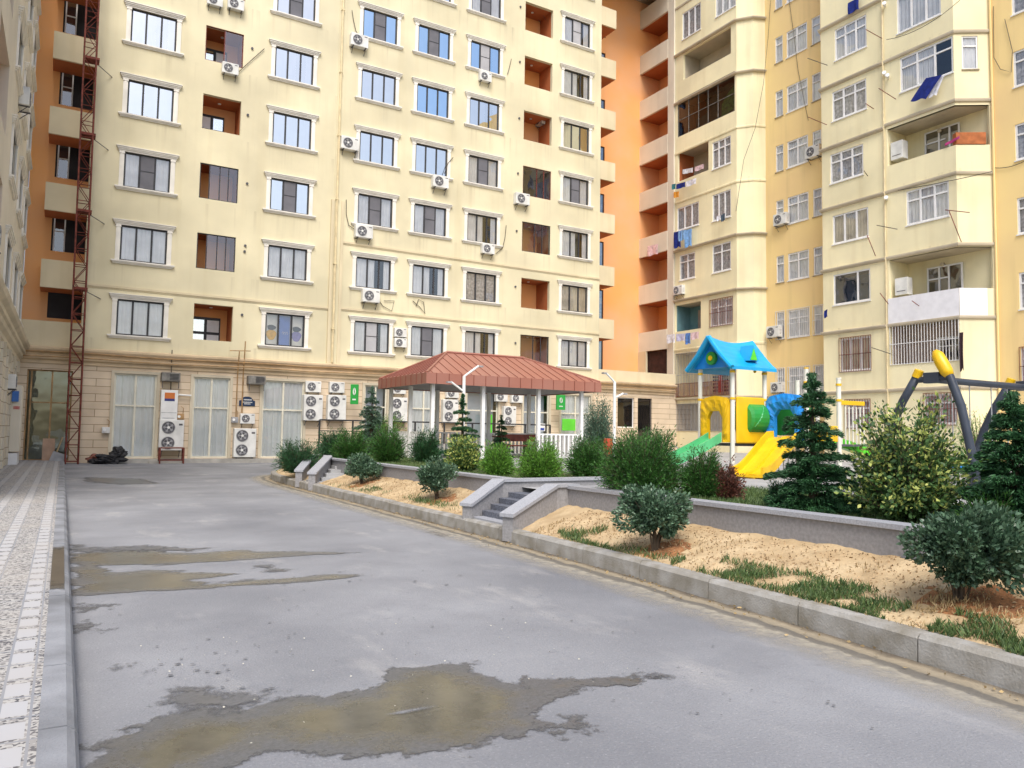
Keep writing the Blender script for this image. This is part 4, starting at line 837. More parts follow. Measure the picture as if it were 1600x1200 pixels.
def wet_patch(name, px, m, z, margin=.3, cell=.035, grow=0., xmin=.125, poly=None, xmax=99):
    P = np.array(poly or px_poly(px)); x0, y0 = P.min(0) - margin; x1, y1 = P.max(0) + margin; x0 = max(x0, xmin); x1 = min(x1, xmax); nx = int((x1 - x0) / cell) + 1; ny = int((y1 - y0) / cell) + 1
    X, Y = np.meshgrid(np.linspace(x0, x1, nx), np.linspace(y0, y1, ny)); Q = np.stack([X.ravel(), Y.ravel()], 1); D = np.full(len(Q), 1e9); ins = np.zeros(len(Q), bool)
    for i in range(len(P)):
        a, b = P[i], P[(i + 1) % len(P)]; ab = b - a; t = np.clip(((Q - a) @ ab) / (ab @ ab + 1e-12), 0, 1); D = np.minimum(D, np.linalg.norm(Q - a - t[:, None] * ab, axis=1))
        c = ((a[1] > Q[:, 1]) != (b[1] > Q[:, 1])) & (Q[:, 0] < (b[0] - a[0]) * (Q[:, 1] - a[1]) / (b[1] - a[1] + 1e-12) + a[0]); ins ^= c
    S = np.where(ins, D, -D) + grow; G = S.reshape(ny, nx); V = [(q[0], q[1], z) for q in Q]; F = []
    for j in range(ny - 1):
        for i in range(nx - 1):
            if G[j:j + 2, i:i + 2].max() > -margin: k = j * nx + i; F.append((k, k + 1, k + nx + 1, k + nx))
    mb = MB(); mb.mesh(V, F, m); o = mb.build(name, None, base=(0, 0, 0)); o['kind'] = 'structure'; a = o.data.attributes.new('d', 'FLOAT', 'POINT'); a.data.foreach_set('value', S.astype(np.float32)); return o
WM = wet_mat('wet_asphalt_and_silt', (.125, .127, .132), (.105, .097, .074), .40, .13, .62, 3.2)
WD = wet_mat('damp_asphalt', (.14, .143, .152), (.125, .127, .134), .5, .35, .9, 5.5, edge=.12)
WS = wet_mat('muddy_film', (.14, .14, .143), (.140, .130, .103), .38, .18, .75, 3.0, c_lo=.02, c_hi=.22, stretch=.35)
big = [(122, 1192), (150, 1162), (200, 1140), (240, 1120), (300, 1108), (380, 1100), (450, 1092), (520, 1085), (560, 1076), (585, 1060), (620, 1046), (680, 1039), (744, 1036), (742, 1047), (772, 1064), (800, 1067), (850, 1060), (930, 1060), (990, 1060), (1040, 1054), (1020, 1066), (945, 1072), (925, 1078), (880, 1090), (858, 1096), (852, 1110), (862, 1124), (874, 1128), (872, 1118), (886, 1113), (906, 1116), (916, 1128), (908, 1142), (880, 1149), (850, 1141), (830, 1148), (790, 1160), (720, 1176), (600, 1182), (480, 1178), (400, 1184), (350, 1199), (330, 1240), (118, 1260)]
wet_patch('puddle', big, WM, .004)
isl = [(588, 1122), (620, 1113), (655, 1107), (690, 1104), (670, 1110), (630, 1119)]; wet_patch('dry_spot', isl, wet_mat('dry_asphalt_island', (.30, .31, .34), (.30, .31, .34), .8, .8, .04, 5), .009, .06, .012)
wet_patch('damp_patch', [(230, 1105), (280, 1075), (330, 1070), (360, 1082), (400, 1078), (440, 1088), (470, 1086), (440, 1100), (300, 1118)], WD, .0065, .4)
wet_patch('damp_patch', [(185, 1040), (215, 1038), (225, 1052), (200, 1050)], WD, .0065, .3); wet_patch('damp_patch', [(985, 1062), (1010, 1048), (1060, 1050), (1040, 1062)], WD, .0065, .25)
s1 = [(106, 866), (150, 862), (220, 858), (300, 866), (380, 860), (470, 862), (560, 864), (440, 870), (345, 878), (240, 884), (160, 886), (180, 895), (250, 892), (320, 893), (372, 898), (300, 906), (330, 912), (440, 903), (520, 897), (558, 898), (550, 904), (440, 912), (330, 920), (230, 925), (112, 932)]
wet_patch('puddle', s1, WS, .004, .25, .05); wet_patch('damp_patch', [(104, 850), (160, 856), (230, 852), (330, 858), (300, 862), (200, 862), (106, 864)], WD, .0065, .3, .05)
wet_patch('damp_patch', [(112, 940), (150, 944), (185, 942), (165, 952), (114, 958)], WD, .004, .2); wet_patch('damp_patch', [(113, 974), (140, 972), (162, 976), (155, 985), (114, 990)], WD, .004, .15, grow=.03)
wet_patch('damp_patch', [(380, 884), (430, 880), (470, 892), (440, 898), (400, 894)], WD, .0065, .35, .05, -.08); wet_patch('damp_patch', [(130, 745), (230, 748), (260, 756), (180, 758), (120, 752)], WD, .004, .5, .1, -.1); wet_patch('damp_patch', [(660, 830), (700, 828), (710, 838), (680, 842)], WD, .004, .3, .05, -.06)
wet_patch('damp_patch', None, wet_mat('wet_kerb_stain', (.13, .115, .09), (.12, .10, .075), .4, .3, 1.3, 5., edge=.25), .1405, .6, .03, 0, -.028, [(-.4, 7.0), (.5, 7.0), (.5, 9.6), (-.4, 9.6)], .072)
rnd = random.Random(5); BL = []; blobs = []
M['speck'] = mat('dark_grit', (.165, .165, .172), .8, .2, 9)
def blob(x, y, r, asp=1):
    n = rnd.randint(5, 8); return [(x + r * asp * math.cos(i * 2 * math.pi / n) * rnd.uniform(.5, 1.2), y + r * math.sin(i * 2 * math.pi / n) * rnd.uniform(.5, 1.2)) for i in range(n)]
for (u, v, su, sv, n_, r_) in ((700, 980, 380, 60, 50, .007), (1150, 1080, 260, 60, 25, .008), (330, 1000, 200, 50, 40, .008), (600, 900, 300, 30, 25, .012), (290, 1050, 90, 26, 22, .010)):
    for i in range(n_):
        p = W(rnd.gauss(u, su * .6), rnd.gauss(v, sv * .6), z=0); rr_ = r_ * rnd.uniform(.4, 1.6)
        if p.x > .3 and p.x < kx(p.y) - .8 and all(math.hypot((p.x - a) / 1.6, p.y - b) > (rr_ + c) * 1.3 for a, b, c in BL): BL.append((p.x, p.y, rr_)); blobs.append(blob(p.x, p.y, rr_, 1.4))
flat_poly('grit', blobs, M['speck'], .0115, 'stuff')
# silty, damp and dusty strip along the planter kerb
def gutter():
    m = bpy.data.materials.new('gutter_dirt'); m.use_nodes = True; n = m.node_tree.nodes; l = m.node_tree.links; b = n['Principled BSDF']; a = n.new('ShaderNodeAttribute'); a.attribute_name = 'd'; geo = n.new('ShaderNodeNewGeometry')
    def noi(sc, det=8):
        t = n.new('ShaderNodeTexNoise'); t.inputs['Scale'].default_value = sc; t.inputs['Detail'].default_value = det; t.inputs['Roughness'].default_value = .6; l.new(geo.outputs['Position'], t.inputs['Vector']); return t.outputs[0]
    k = n.new('ShaderNodeMath'); k.operation = 'MULTIPLY_ADD'; k.inputs[1].default_value = .24; l.new(noi(2.4), k.inputs[0]); l.new(a.outputs['Fac'], k.inputs[2]); k2 = n.new('ShaderNodeMath'); k2.operation = 'SUBTRACT'; k2.inputs[1].default_value = .12; l.new(k.outputs[0], k2.inputs[0])
    rp = n.new('ShaderNodeValToRGB'); cr = rp.color_ramp; E_ = [(0, (.12, .10, .075)), (.05, (.20, .165, .115)), (.10, (.36, .30, .21)), (.17, (.30, .255, .18)), (.19, (.15, .135, .11)), (.26, (.17, .155, .13)), (.30, (.42, .38, .30)), (.6, (.42, .39, .33)), (1, (.38, .37, .35))]
    cr.elements[0].position = 0; cr.elements[0].color = (*E_[0][1], 1); cr.elements[1].position = 1; cr.elements[1].color = (*E_[-1][1], 1)
    for p_, c_ in E_[1:-1]: e = cr.elements.new(p_); e.color = (*c_, 1)
    l.new(k2.outputs[0], rp.inputs[0]); l.new(rp.outputs[0], b.inputs['Base Color']); b.inputs['Roughness'].default_value = .7
    r = n.new('ShaderNodeMapRange'); r.inputs[1].default_value = .26; r.inputs[2].default_value = .66; r.inputs[3].default_value = 1; r.inputs[4].default_value = 0; l.new(k2.outputs[0], r.inputs[0]); n2 = noi(9, 5); r2 = n.new('ShaderNodeMapRange'); r2.inputs[1].default_value = .3; r2.inputs[2].default_value = .6; r2.inputs[3].default_value = .45; l.new(n2, r2.inputs[0]); mu = n.new('ShaderNodeMath'); mu.operation = 'MULTIPLY'; l.new(r.outputs[0], mu.inputs[0]); l.new(r2.outputs[0], mu.inputs[1])
    mxx = n.new('ShaderNodeMath'); mxx.operation = 'LESS_THAN'; mxx.inputs[1].default_value = .27; l.new(k2.outputs[0], mxx.inputs[0]); ma = n.new('ShaderNodeMath'); ma.operation = 'MAXIMUM'; l.new(mu.outputs[0], ma.inputs[0]); m3 = n.new('ShaderNodeMath'); m3.operation = 'MULTIPLY'; m3.inputs[1].default_value = .92; l.new(mxx.outputs[0], m3.inputs[0]); l.new(m3.outputs[0], ma.inputs[1])
    bn = n.new('ShaderNodeBump'); bn.inputs['Strength'].default_value = .5; bn.inputs['Distance'].default_value = .02; l.new(noi(30, 5), bn.inputs['Height']); l.new(bn.outputs[0], b.inputs['Normal'])
    t = n.new('ShaderNodeBsdfTransparent'); s_ = n.new('ShaderNodeMixShader'); l.new(ma.outputs[0], s_.inputs[0]); l.new(t.outputs[0], s_.inputs[1]); l.new(b.outputs[0], s_.inputs[2]); l.new(s_.outputs[0], n['Material Output'].inputs[0])
    V = []; D = []; F = []; y = -4.; rows = 0; os_ = [0, .05, .1, .2, .35, .5, .65, .8]
    while y < 24.8:
        for o in os_: V.append((kx(y) - o, y, .0045)); D.append(o)
        rows += 1; y += .2
    K = len(os_)
    for i in range(rows - 1):
        for j in range(K - 1): q = i * K + j; F.append((q, q + K, q + K + 1, q + 1))
    mb = MB(); mb.mesh(V, F, m); o = mb.build('gutter_dirt', None, base=(0, 0, 0)); o['kind'] = 'structure'; a_ = o.data.attributes.new('d', 'FLOAT', 'POINT'); a_.data.foreach_set('value', np.array(D, np.float32))
gutter()
# ================================================================ air conditioners
def ac_proto(w_, h, d, fans, name='air_conditioner', br=True, body='acwhite'):
    r = thing(name, 'x', 'air conditioner', world=False); b = MB(); b.box((-w_ / 2, -d, 0), (w_ / 2, 0, h), M[body]); b.build('casing', r, bevel=.02)
    fw = min(w_ * .62, h / fans * .92); cx = -w_ / 2 + fw / 2 + .05
    for i in range(fans):
        cz = h * (i + .5) / fans; g = MB(); R0 = fw * .44
        g.tube([(cx, -d - .004, cz), (cx, -d - .014, cz)], R0, M['fan'], 20); f = g.build('fan_guard', r)
        g = MB()
        for q in (.95, .62): 
            P = [(cx + R0 * q * math.cos(t), -d - .02, cz + R0 * q * math.sin(t)) for t in [k * math.pi / 9 for k in range(19)]]; g.tube(P, .008, M['fanhub'], 4)
        for k in range(5):
            t = k * 2 * math.pi / 5 + .3; g.mesh([(cx, -d - .018, cz), (cx + R0 * .8 * math.cos(t), -d - .018, cz + R0 * .8 * math.sin(t)), (cx + R0 * .8 * math.cos(t + .5), -d - .018, cz + R0 * .8 * math.sin(t + .5))], [(0, 1, 2)], M['fanhub'])
        g.tube([(cx, -d - .01, cz), (cx, -d - .03, cz)], R0 * .22, M['acwhite'], 10); g.build('fan', f)
    g = MB(); g.box((w_ / 2 - .2, -d - .004, h * .82), (w_ / 2 - .06, -d - .001, h * .88), M['fan'])
    for k in range(4): g.box((w_ / 2 + .001, -d * .8, h * (.25 + .12 * k)), (w_ / 2 + .006, -d * .3, h * (.28 + .12 * k)), M['fanhub'])
    g.build('vent_slots', r)
    if br:
        for s in (-1, 1): g = MB(); x = s * w_ * .36; g.box((x - .02, -d - .02, -.04), (x + .02, 0, 0), M['fan']); g.tube([(x, -d + .05, -.03), (x, 0, -.28)], .014, M['fan'], 4); g.build('bracket', r)
    reg(r); return r
P1 = ac_proto(.84, .60, .30, 1); P2 = ac_proto(.92, 1.24, .34, 2)
used_p = set()
def ac(p, u, v, label, s=1., ax='y', val=YA, rz=0, group='air conditioners on the building walls', off=.34):
    o = (W(u, v, y=val - off) if ax == 'y' else W(u, v, x=val - off if rz < 0 else val + off)); h = .30 if p is P1 else .62
    loc = Vector((o.x, val, o.z - h * s)) if ax == 'y' else Vector((val, o.y, o.z - h * s))
    if p.name not in used_p: used_p.add(p.name); c = p; c.location = loc; c.rotation_euler = (0, 0, rz); c['label'] = label; c['group'] = group
    else: c = dup(p, loc, rz, label, group)
    c.scale = (s, s, s); return c
for a in [(361, 105, 'air conditioner at the foot of the half glazed orange balcony opening', .8),
          (337, -2, 'left of two air conditioners side by side above the half glazed balcony', .75), (370, 4, 'right of two air conditioners side by side above the half glazed balcony', .8),
          (563, 62, 'topmost air conditioner right of the downpipe, at a window corner'),
          (548, 223, 'air conditioner left of a white reflecting window, beside the downpipe'), (690, 283, 'small air conditioner under the lower right corner of a white reflecting window'),
          (570, 361, 'air conditioner with a hanging cable in front of the window just right of the downpipe'), (581, 462, 'air conditioner centred under a lace curtained window right of the downpipe'),
          (628, 519, 'upper one of the two stacked air conditioners between two windows above the gazebo', .72), (628, 535, 'lower one of the two stacked air conditioners between two windows above the gazebo', .72),
          (761, 118, 'air conditioner under a screened window left of the upper orange balconies', .8), (765, 388, 'air conditioner with its bent cable left of the small orange balconies', .85),
          (818, 310, 'air conditioner below the dark red glazed balcony')]:
    ac(P1, a[0], a[1], a[2], a[3] if len(a) > 3 else 1.)
for a in [(848, 193, 'air conditioner inside an orange balcony, just above the dark red glazed one'), (853, 22, 'air conditioner inside the uppermost visible orange balcony')]:
    c = ac(P1, a[0], a[1], a[2], .8); p = W(a[0], a[1], x=22.12); c.location = (22.13, YA + .95, p.z - .35 + .25); c.rotation_euler = (0, 0, R_(-90))
ac(P2, 268, 680, 'double fan unit standing on the rusty iron stand between curtained shop windows', 1.); ac(P2, 383, 692, 'double fan unit with a red sticker below the dark blue house plaque', .98); ac(P1, 388, 654, 'small unit right above the double fan unit under the house plaque', .72)
ac(P2, 490, 637, 'double fan unit, first from the left of the row behind the dark railing', .92); ac(P1, 491, 604, 'small unit above the first double fan unit behind the dark railing', .82)
ac(P2, 527, 637, 'double fan unit beside the green hanging sign, second of the row behind the railing', .92); ac(P1, 528, 605, 'small unit above the second double fan unit, left of the green hanging sign', .82)
ac(P2, 624, 640, 'double fan unit seen under the left end of the gazebo roof', .92); ac(P1, 625, 607, 'small unit partly hidden by the left eave of the gazebo', .82)
ac(P2, 705, 642, 'double fan unit seen through the gazebo behind the layered conifer', .9); ac(P1, 709, 614, 'small unit seen under the gazebo eave beside the white lamp post', .8)
ac(P1, 786, 620, 'left one of two small units under the middle of the gazebo eave', .8); ac(P1, 810, 622, 'right one of two small units under the middle of the gazebo eave', .8); ac(P2, 798, 650, 'double fan unit seen through the middle of the gazebo', .8)
W_ = R_(-90)
ac(P1, 1268, 236, 'air conditioner at the corner of the middle bay of the yellow block, high up', 1.0, 'x', XO, W_); ac(P1, 1217, 342, 'air conditioner below a narrow window of the ochre wall', 1., 'x', XO, W_)
ac(P1, 1057, 453, 'air conditioner on the left corner of the cream bay above the teal balcony', .9, 'x', XB, W_); ac(P1, 1206, 518, 'air conditioner on the ochre wall behind the blue play tower roof', 1., 'x', XO, W_)
ac(P1, 1211, 605, 'lowest air conditioner on the ochre wall, right of the play tower post', .9, 'x', XO, W_)
ac(P1, 49, 158, 'air conditioner sticking out high on the left block', .9, 'x', XL, R_(90), off=.3); ac(P1, 30, 597, 'air conditioner on the stone ground floor of the left block above the grey cabinet', .75, 'x', XL, R_(90), off=.3); ac(P1, 2, 370, 'air conditioner cut by the left picture edge on the left block', .9, 'x', XL, R_(90), off=.3)
# ================================================================ service things on the ground floor
def simple(name, label, cat, mb, base, group=None, **k): return tag(mb.build(name, None, base=base, **k), label, cat, group)
for (u, v, w_, h, lb) in ((267, 589, .70, .36, 'dark old metal box with louvres above the white wall cabinet'), (401, 594, .72, .36, 'dark old metal box with louvres above the house plaque')):
    p = W(u, v, y=YA - .3); r = thing('ventilation_box', lb, 'ventilation box', (p.x, YA, p.z)); q = MB(); q.box((p.x - w_ / 2, YA - .4, p.z - h / 2), (p.x + w_ / 2, YA, p.z + h / 2), M['acold']); q.build('casing', r, base=(p.x, YA, p.z), bevel=.015)
    q = MB()
    for k in range(5): q.box((p.x - .05, YA - .408, p.z - .13 + .055 * k), (p.x + w_ / 2 - .06, YA - .402, p.z - .10 + .055 * k), M['black'])
    q.build('louvre', r, base=(p.x, YA, p.z))
    for s in (-1, 1): q = MB(); q.tube([(p.x + s * .3, YA - .38, p.z - h / 2), (p.x + s * .3, YA - .34, p.z - h / 2 - .28)], .014, M['fan'], 4); q.build('hanging_bracket', r, base=(p.x, YA, p.z))
r = thing('wall_cabinet', 'tall white cabinet with an orange and blue sticker between the first two curtained shop windows', 'cabinet', (3.7, YA, 1.6)); q = MB(); q.box((3.37, YA - .3, 1.72), (4.0, YA, 2.95), M['white']); q.build('casing', r, base=(3.7, YA, 1.6), bevel=.02)
q = MB(); q.box((3.5, YA - .306, 2.6), (3.88, YA - .302, 2.84), mat('orange_sticker', '#c9743a', .6)); q.box((3.5, YA - .306, 2.5), (3.88, YA - .302, 2.6), mat('navy_sticker', '#3a3f7a', .6)); q.build('sticker', r, base=(3.7, YA, 1.6))
q = MB(); q.box((3.40, YA - .304, 2.02), (3.97, YA - .301, 2.04), M['fanhub']); q.box((3.45, YA - .304, 1.8), (3.9, YA - .301, 1.82), M['fanhub']); q.build('door_seam', r, base=(3.7, YA, 1.6))
q = MB()
for sx in (3.35, 4.22):
    for sy in (YA - 1.0, YA - .55): q.box((sx - .025, sy - .025, .0), (sx + .025, sy + .025, .62), M['rust'])
for z in (.12, .60): q.box((3.33, YA - 1.02, z), (4.24, YA - .97, z + .04), M['rust']); q.box((3.33, YA - .58, z), (4.24, YA - .53, z + .04), M['rust']); q.box((3.33, YA - .97, z), (3.37, YA - .58, z + .04), M['rust']); q.box((4.2, YA - .97, z), (4.24, YA - .58, z + .04), M['rust'])
q.box((3.42, YA - .95, .64), (4.2, YA - .6, .66), M['pinkwall']); simple('iron_stand', 'rusty square iron stand on the road in front of the double fan unit', 'stand', q, (3.8, YA - .8, 0))
p = W(386, 627, y=YA); r = thing('house_plaque', 'dark blue arched house plaque with pale writing on the stone wall', 'plaque', (p.x, YA, p.z)); navy = mat('navy_enamel', (.02, .04, .09), .3)
V = [(-.33, -.2), (.33, -.2), (.33, .02), (.24, .05), (.17, .16), (.08, .2), (-.08, .2), (-.17, .16), (-.24, .05), (-.33, .02)]; q = MB(); n_ = len(V); q.mesh([(p.x + a, YA - .035, p.z + b) for a, b in V] + [(p.x + a, YA - .001, p.z + b) for a, b in V], [tuple(range(n_)), tuple(range(2 * n_ - 1, n_ - 1, -1))] + [(i, n_ + i, n_ + (i + 1) % n_, (i + 1) % n_) for i in range(n_)], navy); q.build('plate', r, base=(p.x, YA, p.z))
q = MB(); rn = random.Random(3)
for row, (z, a, b) in enumerate(((.04, -.14, .16), (-.06, -.22, .22), (-.13, -.12, .12))):
    x = a
    while x < b: w0 = rn.uniform(.018, .04); q.box((p.x + x, YA - .04, p.z + z), (p.x + x + w0, YA - .037, p.z + z + (.05 if row == 0 else .035)), M['white']); x += w0 + .014
q.build('writing', r, base=(p.x, YA, p.z))
def meter(u, v, lb, m): 
    p = W(u, v, y=YA); q = MB(); q.box((p.x - .14, YA - .16, p.z - .12), (p.x + .14, YA, p.z + .12), m); q.tube([(p.x - .05, YA - .17, p.z), (p.x - .05, YA - .19, p.z)], .06, M['white'], 10); q.tube([(p.x + .1, YA - .1, p.z + .1), (p.x + .12, YA - .1, p.z + .35), (p.x + .02, YA - .1, p.z + .42)], .016, M['pipe'], 5); simple('gas_meter', lb, 'meter', q, (p.x, YA, p.z), bevel=.01)
meter(281, 651, 'ochre gas meter with a bent pipe right of the white wall cabinet', M['pipe']); meter(165, 672, 'pale electric meter box left of the first curtained shop window', M['acwhite']); meter(366, 656, 'grey meter box left of the small air conditioner under the plaque', M['fanhub'])
p = W(288, 618, y=YA); q = MB(); q.tube([(p.x - .3, YA - .15, p.z + .02), (p.x + .25, YA - .15, p.z)], .035, M['white'], 8); simple('vent_pipe', 'short white horizontal pipe beside the wall cabinet', 'pipe', q, (p.x, YA, p.z))
# left block services
r = thing('electric_cabinet', 'tall grey electric cabinet with blue cap and red lettering on the left block', 'cabinet', (XL, 30.5, .4)); q = MB(); q.box((XL, 30.2, .55), (XL + .34, 31.3, 2.75), M['greybeige']); q.build('casing', r, base=(XL, 30.5, .4), bevel=.02)
q = MB(); q.box((XL + .06, 30.12, 2.2), (XL + .25, 30.19, 2.55), mat('blue_cap', '#4a78c0', .5)); q.build('blue_cap', r, base=(XL, 30.5, .4))
q = MB()
for k in range(5): q.box((XL + .12 + .035 * k, 30.19, 1.95), (XL + .142 + .035 * k, 30.198, 2.05), mat('red_lettering', '#c8454a', .6))
q.build('red_lettering', r, base=(XL, 30.5, .4)); q = MB(); q.box((XL, 30.1, .12), (XL + .3, 31.4, .5), M['pvc']); q.build('plinth', r, base=(XL, 30.5, .4))
# junk beside the mast
rn = random.Random(11)
def lumpy(c, r_, m, seed, name, lb, cat, sq=(1, .7, .6), sm=False):
    bm = bmesh.new(); bmesh.ops.create_icosphere(bm, subdivisions=4, radius=1)
    V = [];
    for v in bm.verts:
        k = 1 + .45 * noise.noise(v.co * 1.6 + Vector((seed, 0, 0))) + .28 * noise.noise(v.co * 4 + Vector((0, seed, 0))) + .12 * noise.noise(v.co * 9); V.append((c[0] + v.co.x * k * r_ * sq[0], c[1] + v.co.y * k * r_ * sq[1], max(c[2] - .0, c[2] + r_ * sq[2] * .8 + v.co.z * k * r_ * sq[2])))
    q = MB(); q.mesh(V, [tuple(v.index for v in f.verts) for f in bm.faces], m); bm.free(); return tag(q.build(name, None, base=c, smooth=sm), lb, cat)
lumpy((1.55, 33.2, .0), .5, M['black'], 2, 'rubbish_bag', 'larger crumpled black bag heaped on the road by the mast', 'bag', (1.1, .7, .42)); lumpy((1.9, 33.3, .2), .3, M['black'], 8, 'rubbish_bag', 'smaller black bag on top of the heap by the mast', 'bag', (.9, .8, .8))
lumpy((1.2, 33.35, .05), .3, mat('terracotta_cloth', (.25, .10, .07), .8, .3, 5), 5, 'cloth_bundle', 'terracotta coloured bundle beside the black bags at the foot of the mast', 'bundle', (1, .8, .6))
q = MB(); q.box((-.62, 33.62, .05), (-.22, 33.66, .95), mat('pinkish_board', (.45, .30, .21), .8, .1), Matrix.Rotation(-.12, 3, 'X'), (-.4, 33.62, .05)); simple('wooden_board', 'pinkish board leaning on the glazed entrance', 'board', q, (-.4, 33.6, .1))
q = MB(); q.box((-.38, 33.2, .0), (.12, 33.23, .42), M['fanhub'], Matrix.Rotation(.35, 3, 'Y'), (-.1, 33.2, .1)); simple('metal_sheet', 'small grey sheet propped at the foot of the mast', 'sheet', q, (-.1, 33.2, .05))
q = MB(); q.tube([(-.25, 33.3, .1), (.02, 33.55, 1.0)], .025, mat('pale_timber', (.48, .36, .2), .8), 4); simple('timber_pole', 'thin pale timber leaning behind the grey sheet', 'pole', q, (-.2, 33.3, .1))
# ================================================================ lattice mast
r = thing('lattice_mast', 'rust red steel lattice hoist mast standing in front of the left corner of the facade', 'mast', (.36, 33.4, 0)); x0, x1, y0, y1 = .14, .56, 33.15, 33.6
def xs(z): return -.006 * z
for i, (x, y) in enumerate(((x0, y0), (x1, y0), (x0, y1), (x1, y1))): q = MB(); q.tube([(x + xs(0), y, 0), (x + xs(29), y, 29)], .034, M['rust'], 5); q.build('chord', r, base=(.36, 33.4, 0))
q = MB(); z = 0.1; k = 0; hh = .62
while z < 28:
    a = xs(z)
    for (xa, ya, xb, yb) in ((x0, y0, x1, y0), (x0, y1, x1, y1), (x0, y0, x0, y1), (x1, y0, x1, y1)):
        q.tube([(xa + a, ya, z), (xb + a, yb, z)], .016, M['rust'], 4)
        (q.tube([(xa + a, ya, z), (xb + a, yb, z + hh)], .014, M['rust'], 4) if k % 2 else q.tube([(xb + a, yb, z), (xa + a, ya, z + hh)], .014, M['rust'], 4))
    z += hh; k += 1
q.build('bracing', r, base=(.36, 33.4, 0))
for z in (6.6, 9.6, 12.6, 15.6): q = MB(); q.box((x0 - .05, y0 - .03, z), (x1 + .02, y1 + .03, z + .09), M['rust']); q.tube([(x1, y1, z), (x1 + .5, YA, z - .15)], .02, M['acold'], 4); q.build('wall_tie', r, base=(.36, 33.4, 0))
# ================================================================ signs and railing by the facade
gs = mat('green_sign_plastic', (.03, .33, .06), .4, .05); lime = mat('lime_board', (.13, .60, .05), .5, .06)
def hang_sign(x, y, z, w_, h, rz, lb):
    r = thing('hanging_sign', lb, 'sign', (x, y, z), 'green hanging signs', world=False, rz=rz); q = MB(); q.box((-w_ / 2, -.04, 0), (w_ / 2, .04, h), gs); q.build('panel', r, bevel=.01)
    q = MB(); cz = h * .62
    for s in (1, .62):
        P = [(w_ * .16 * s * math.sin(t) , -.05, cz + h * .17 * s * math.cos(t) * (1.1 if math.cos(t) > 0 else .9)) for t in [i * math.pi / 8 for i in range(17)]]; q.tube(P, .012, M['white'], 4)
    for i in range(5): q.box((-w_ * .22 + i * w_ * .09, -.047, h * .2), (-w_ * .22 + i * w_ * .09 + .03, -.042, h * .27), M['white'])
    q.build('white_emblem', r); return r
p = W(876, 629, y=33.4); hang_sign(p.x, 33.4, p.z - .38, .55, .78, 0, 'green sign with a white emblem under the right end of the gazebo roof'); p = W(554, 615, y=33.4); hang_sign(p.x, 33.4, p.z - .48, .36, .9, R_(-35), 'green sign turned sideways to the left of the gazebo roof')
p = W(889, 664, y=33.5); q = MB(); q.box((p.x - .42, 33.5, p.z - .3), (p.x + .42, 33.54, p.z + .32), lime); simple('notice_board', 'plain lime green board below the green sign at the right of the gazebo', 'board', q, (p.x, 33.5, p.z), bevel=.01)
p = W(765, 665, y=33.5); q = MB(); q.box((p.x - .15, 33.5, p.z - .4), (p.x + .15, 33.54, p.z + .55), lime); simple('notice_board', 'narrow lime green panel seen behind the second front post of the gazebo', 'board', q, (p.x, 33.5, p.z), bevel=.01)
p = W(847, 668, y=32.5); q = MB(); q.box((p.x - .18, 32.5, p.z - .18), (p.x + .18, 32.53, p.z + .2), M['white']); q.box((p.x - .13, 32.49, p.z - .14), (p.x + .13, 32.498, p.z - .02), mat('blue_sign', (.03, .07, .35), .5)); simple('small_sign', 'small white and blue sign beside the third front post of the gazebo', 'sign', q, (p.x, 32.5, p.z))
for (xa, xb, lb) in ((9.1, 20.4, 'black metal railing on the concrete ramp before the air conditioners'),):
    r = thing('railing', lb, 'railing', (xa, 31.2, 0)); 
    q = MB(); q.box((xa, 31.15, 0), (xb, 31.35, .9), M['concrete']); q.build('ramp_wall', r, base=(xa, 31.2, 0))
    q = MB(); q.tube([(xa, 31.2, 1.85), (xb, 31.2, 1.85)], .035, M['black'], 6); q.tube([(xa, 31.2, 1.40), (xb, 31.2, 1.40)], .02, M['black'], 5); q.build('handrail', r, base=(xa, 31.2, 0))
    x = xa
    while x <= xb + .01: q = MB(); q.box((x - .03, 31.17, 0 if x == xa else .9), (x + .03, 31.23, 1.85), M['black']); q.build('post', r, base=(xa, 31.2, 0)); x += (xb - xa) / 8
# ================================================================ gazebo
M['roofred'] = mat('terracotta_sheet_roof', (.30, .115, .078), .36, .1, .8, spec=.5, c2=(.34, .155, .115)); M['roofseam'] = mat('roof_seam', (.24, .08, .055), .45, .1, 1)
G = thing('gazebo', 'open gazebo with a terracotta hipped sheet metal roof on white posts', 'gazebo', (12.4, 23, .6)); gx0, gx1, gy0, gy1, ze, zr = 9.32, 15.75, 21.0, 25.0, 3.2, 4.06; rx0, rx1, ry = 10.9, 13.9, 23.0; GB = (12.4, 23, .6)
q = MB(); q.face([(gx0, gy0, ze), (gx1, gy0, ze), (rx1, ry, zr), (rx0, ry, zr)], M['roofred']); q.face([(gx1, gy1, ze), (gx0, gy1, ze), (rx0, ry, zr), (rx1, ry, zr)], M['roofred']); q.face([(gx0, gy1, ze), (gx0, gy0, ze), (rx0, ry, zr)], M['roofred']); q.face([(gx1, gy0, ze), (gx1, gy1, ze), (rx1, ry, zr)], M['roofred']); rf = q.build('roof', G, base=GB)
q = MB(); x = gx0 + .18
def top_at(x):
    if x < rx0: t = (x - gx0) / (rx0 - gx0)
    elif x > rx1: t = (gx1 - x) / (gx1 - rx1)
    else: t = 1
    return t
while x < gx1:
    t = top_at(x)
    for (ya, yb) in ((gy0, ry), (gy1, ry)): q.tube([(x, ya, ze + .01), (x, ya + (yb - ya) * t, ze + (zr - ze) * t + .01)], .012, M['roofseam'], 4)
    x += .33
y = gy0 + .2
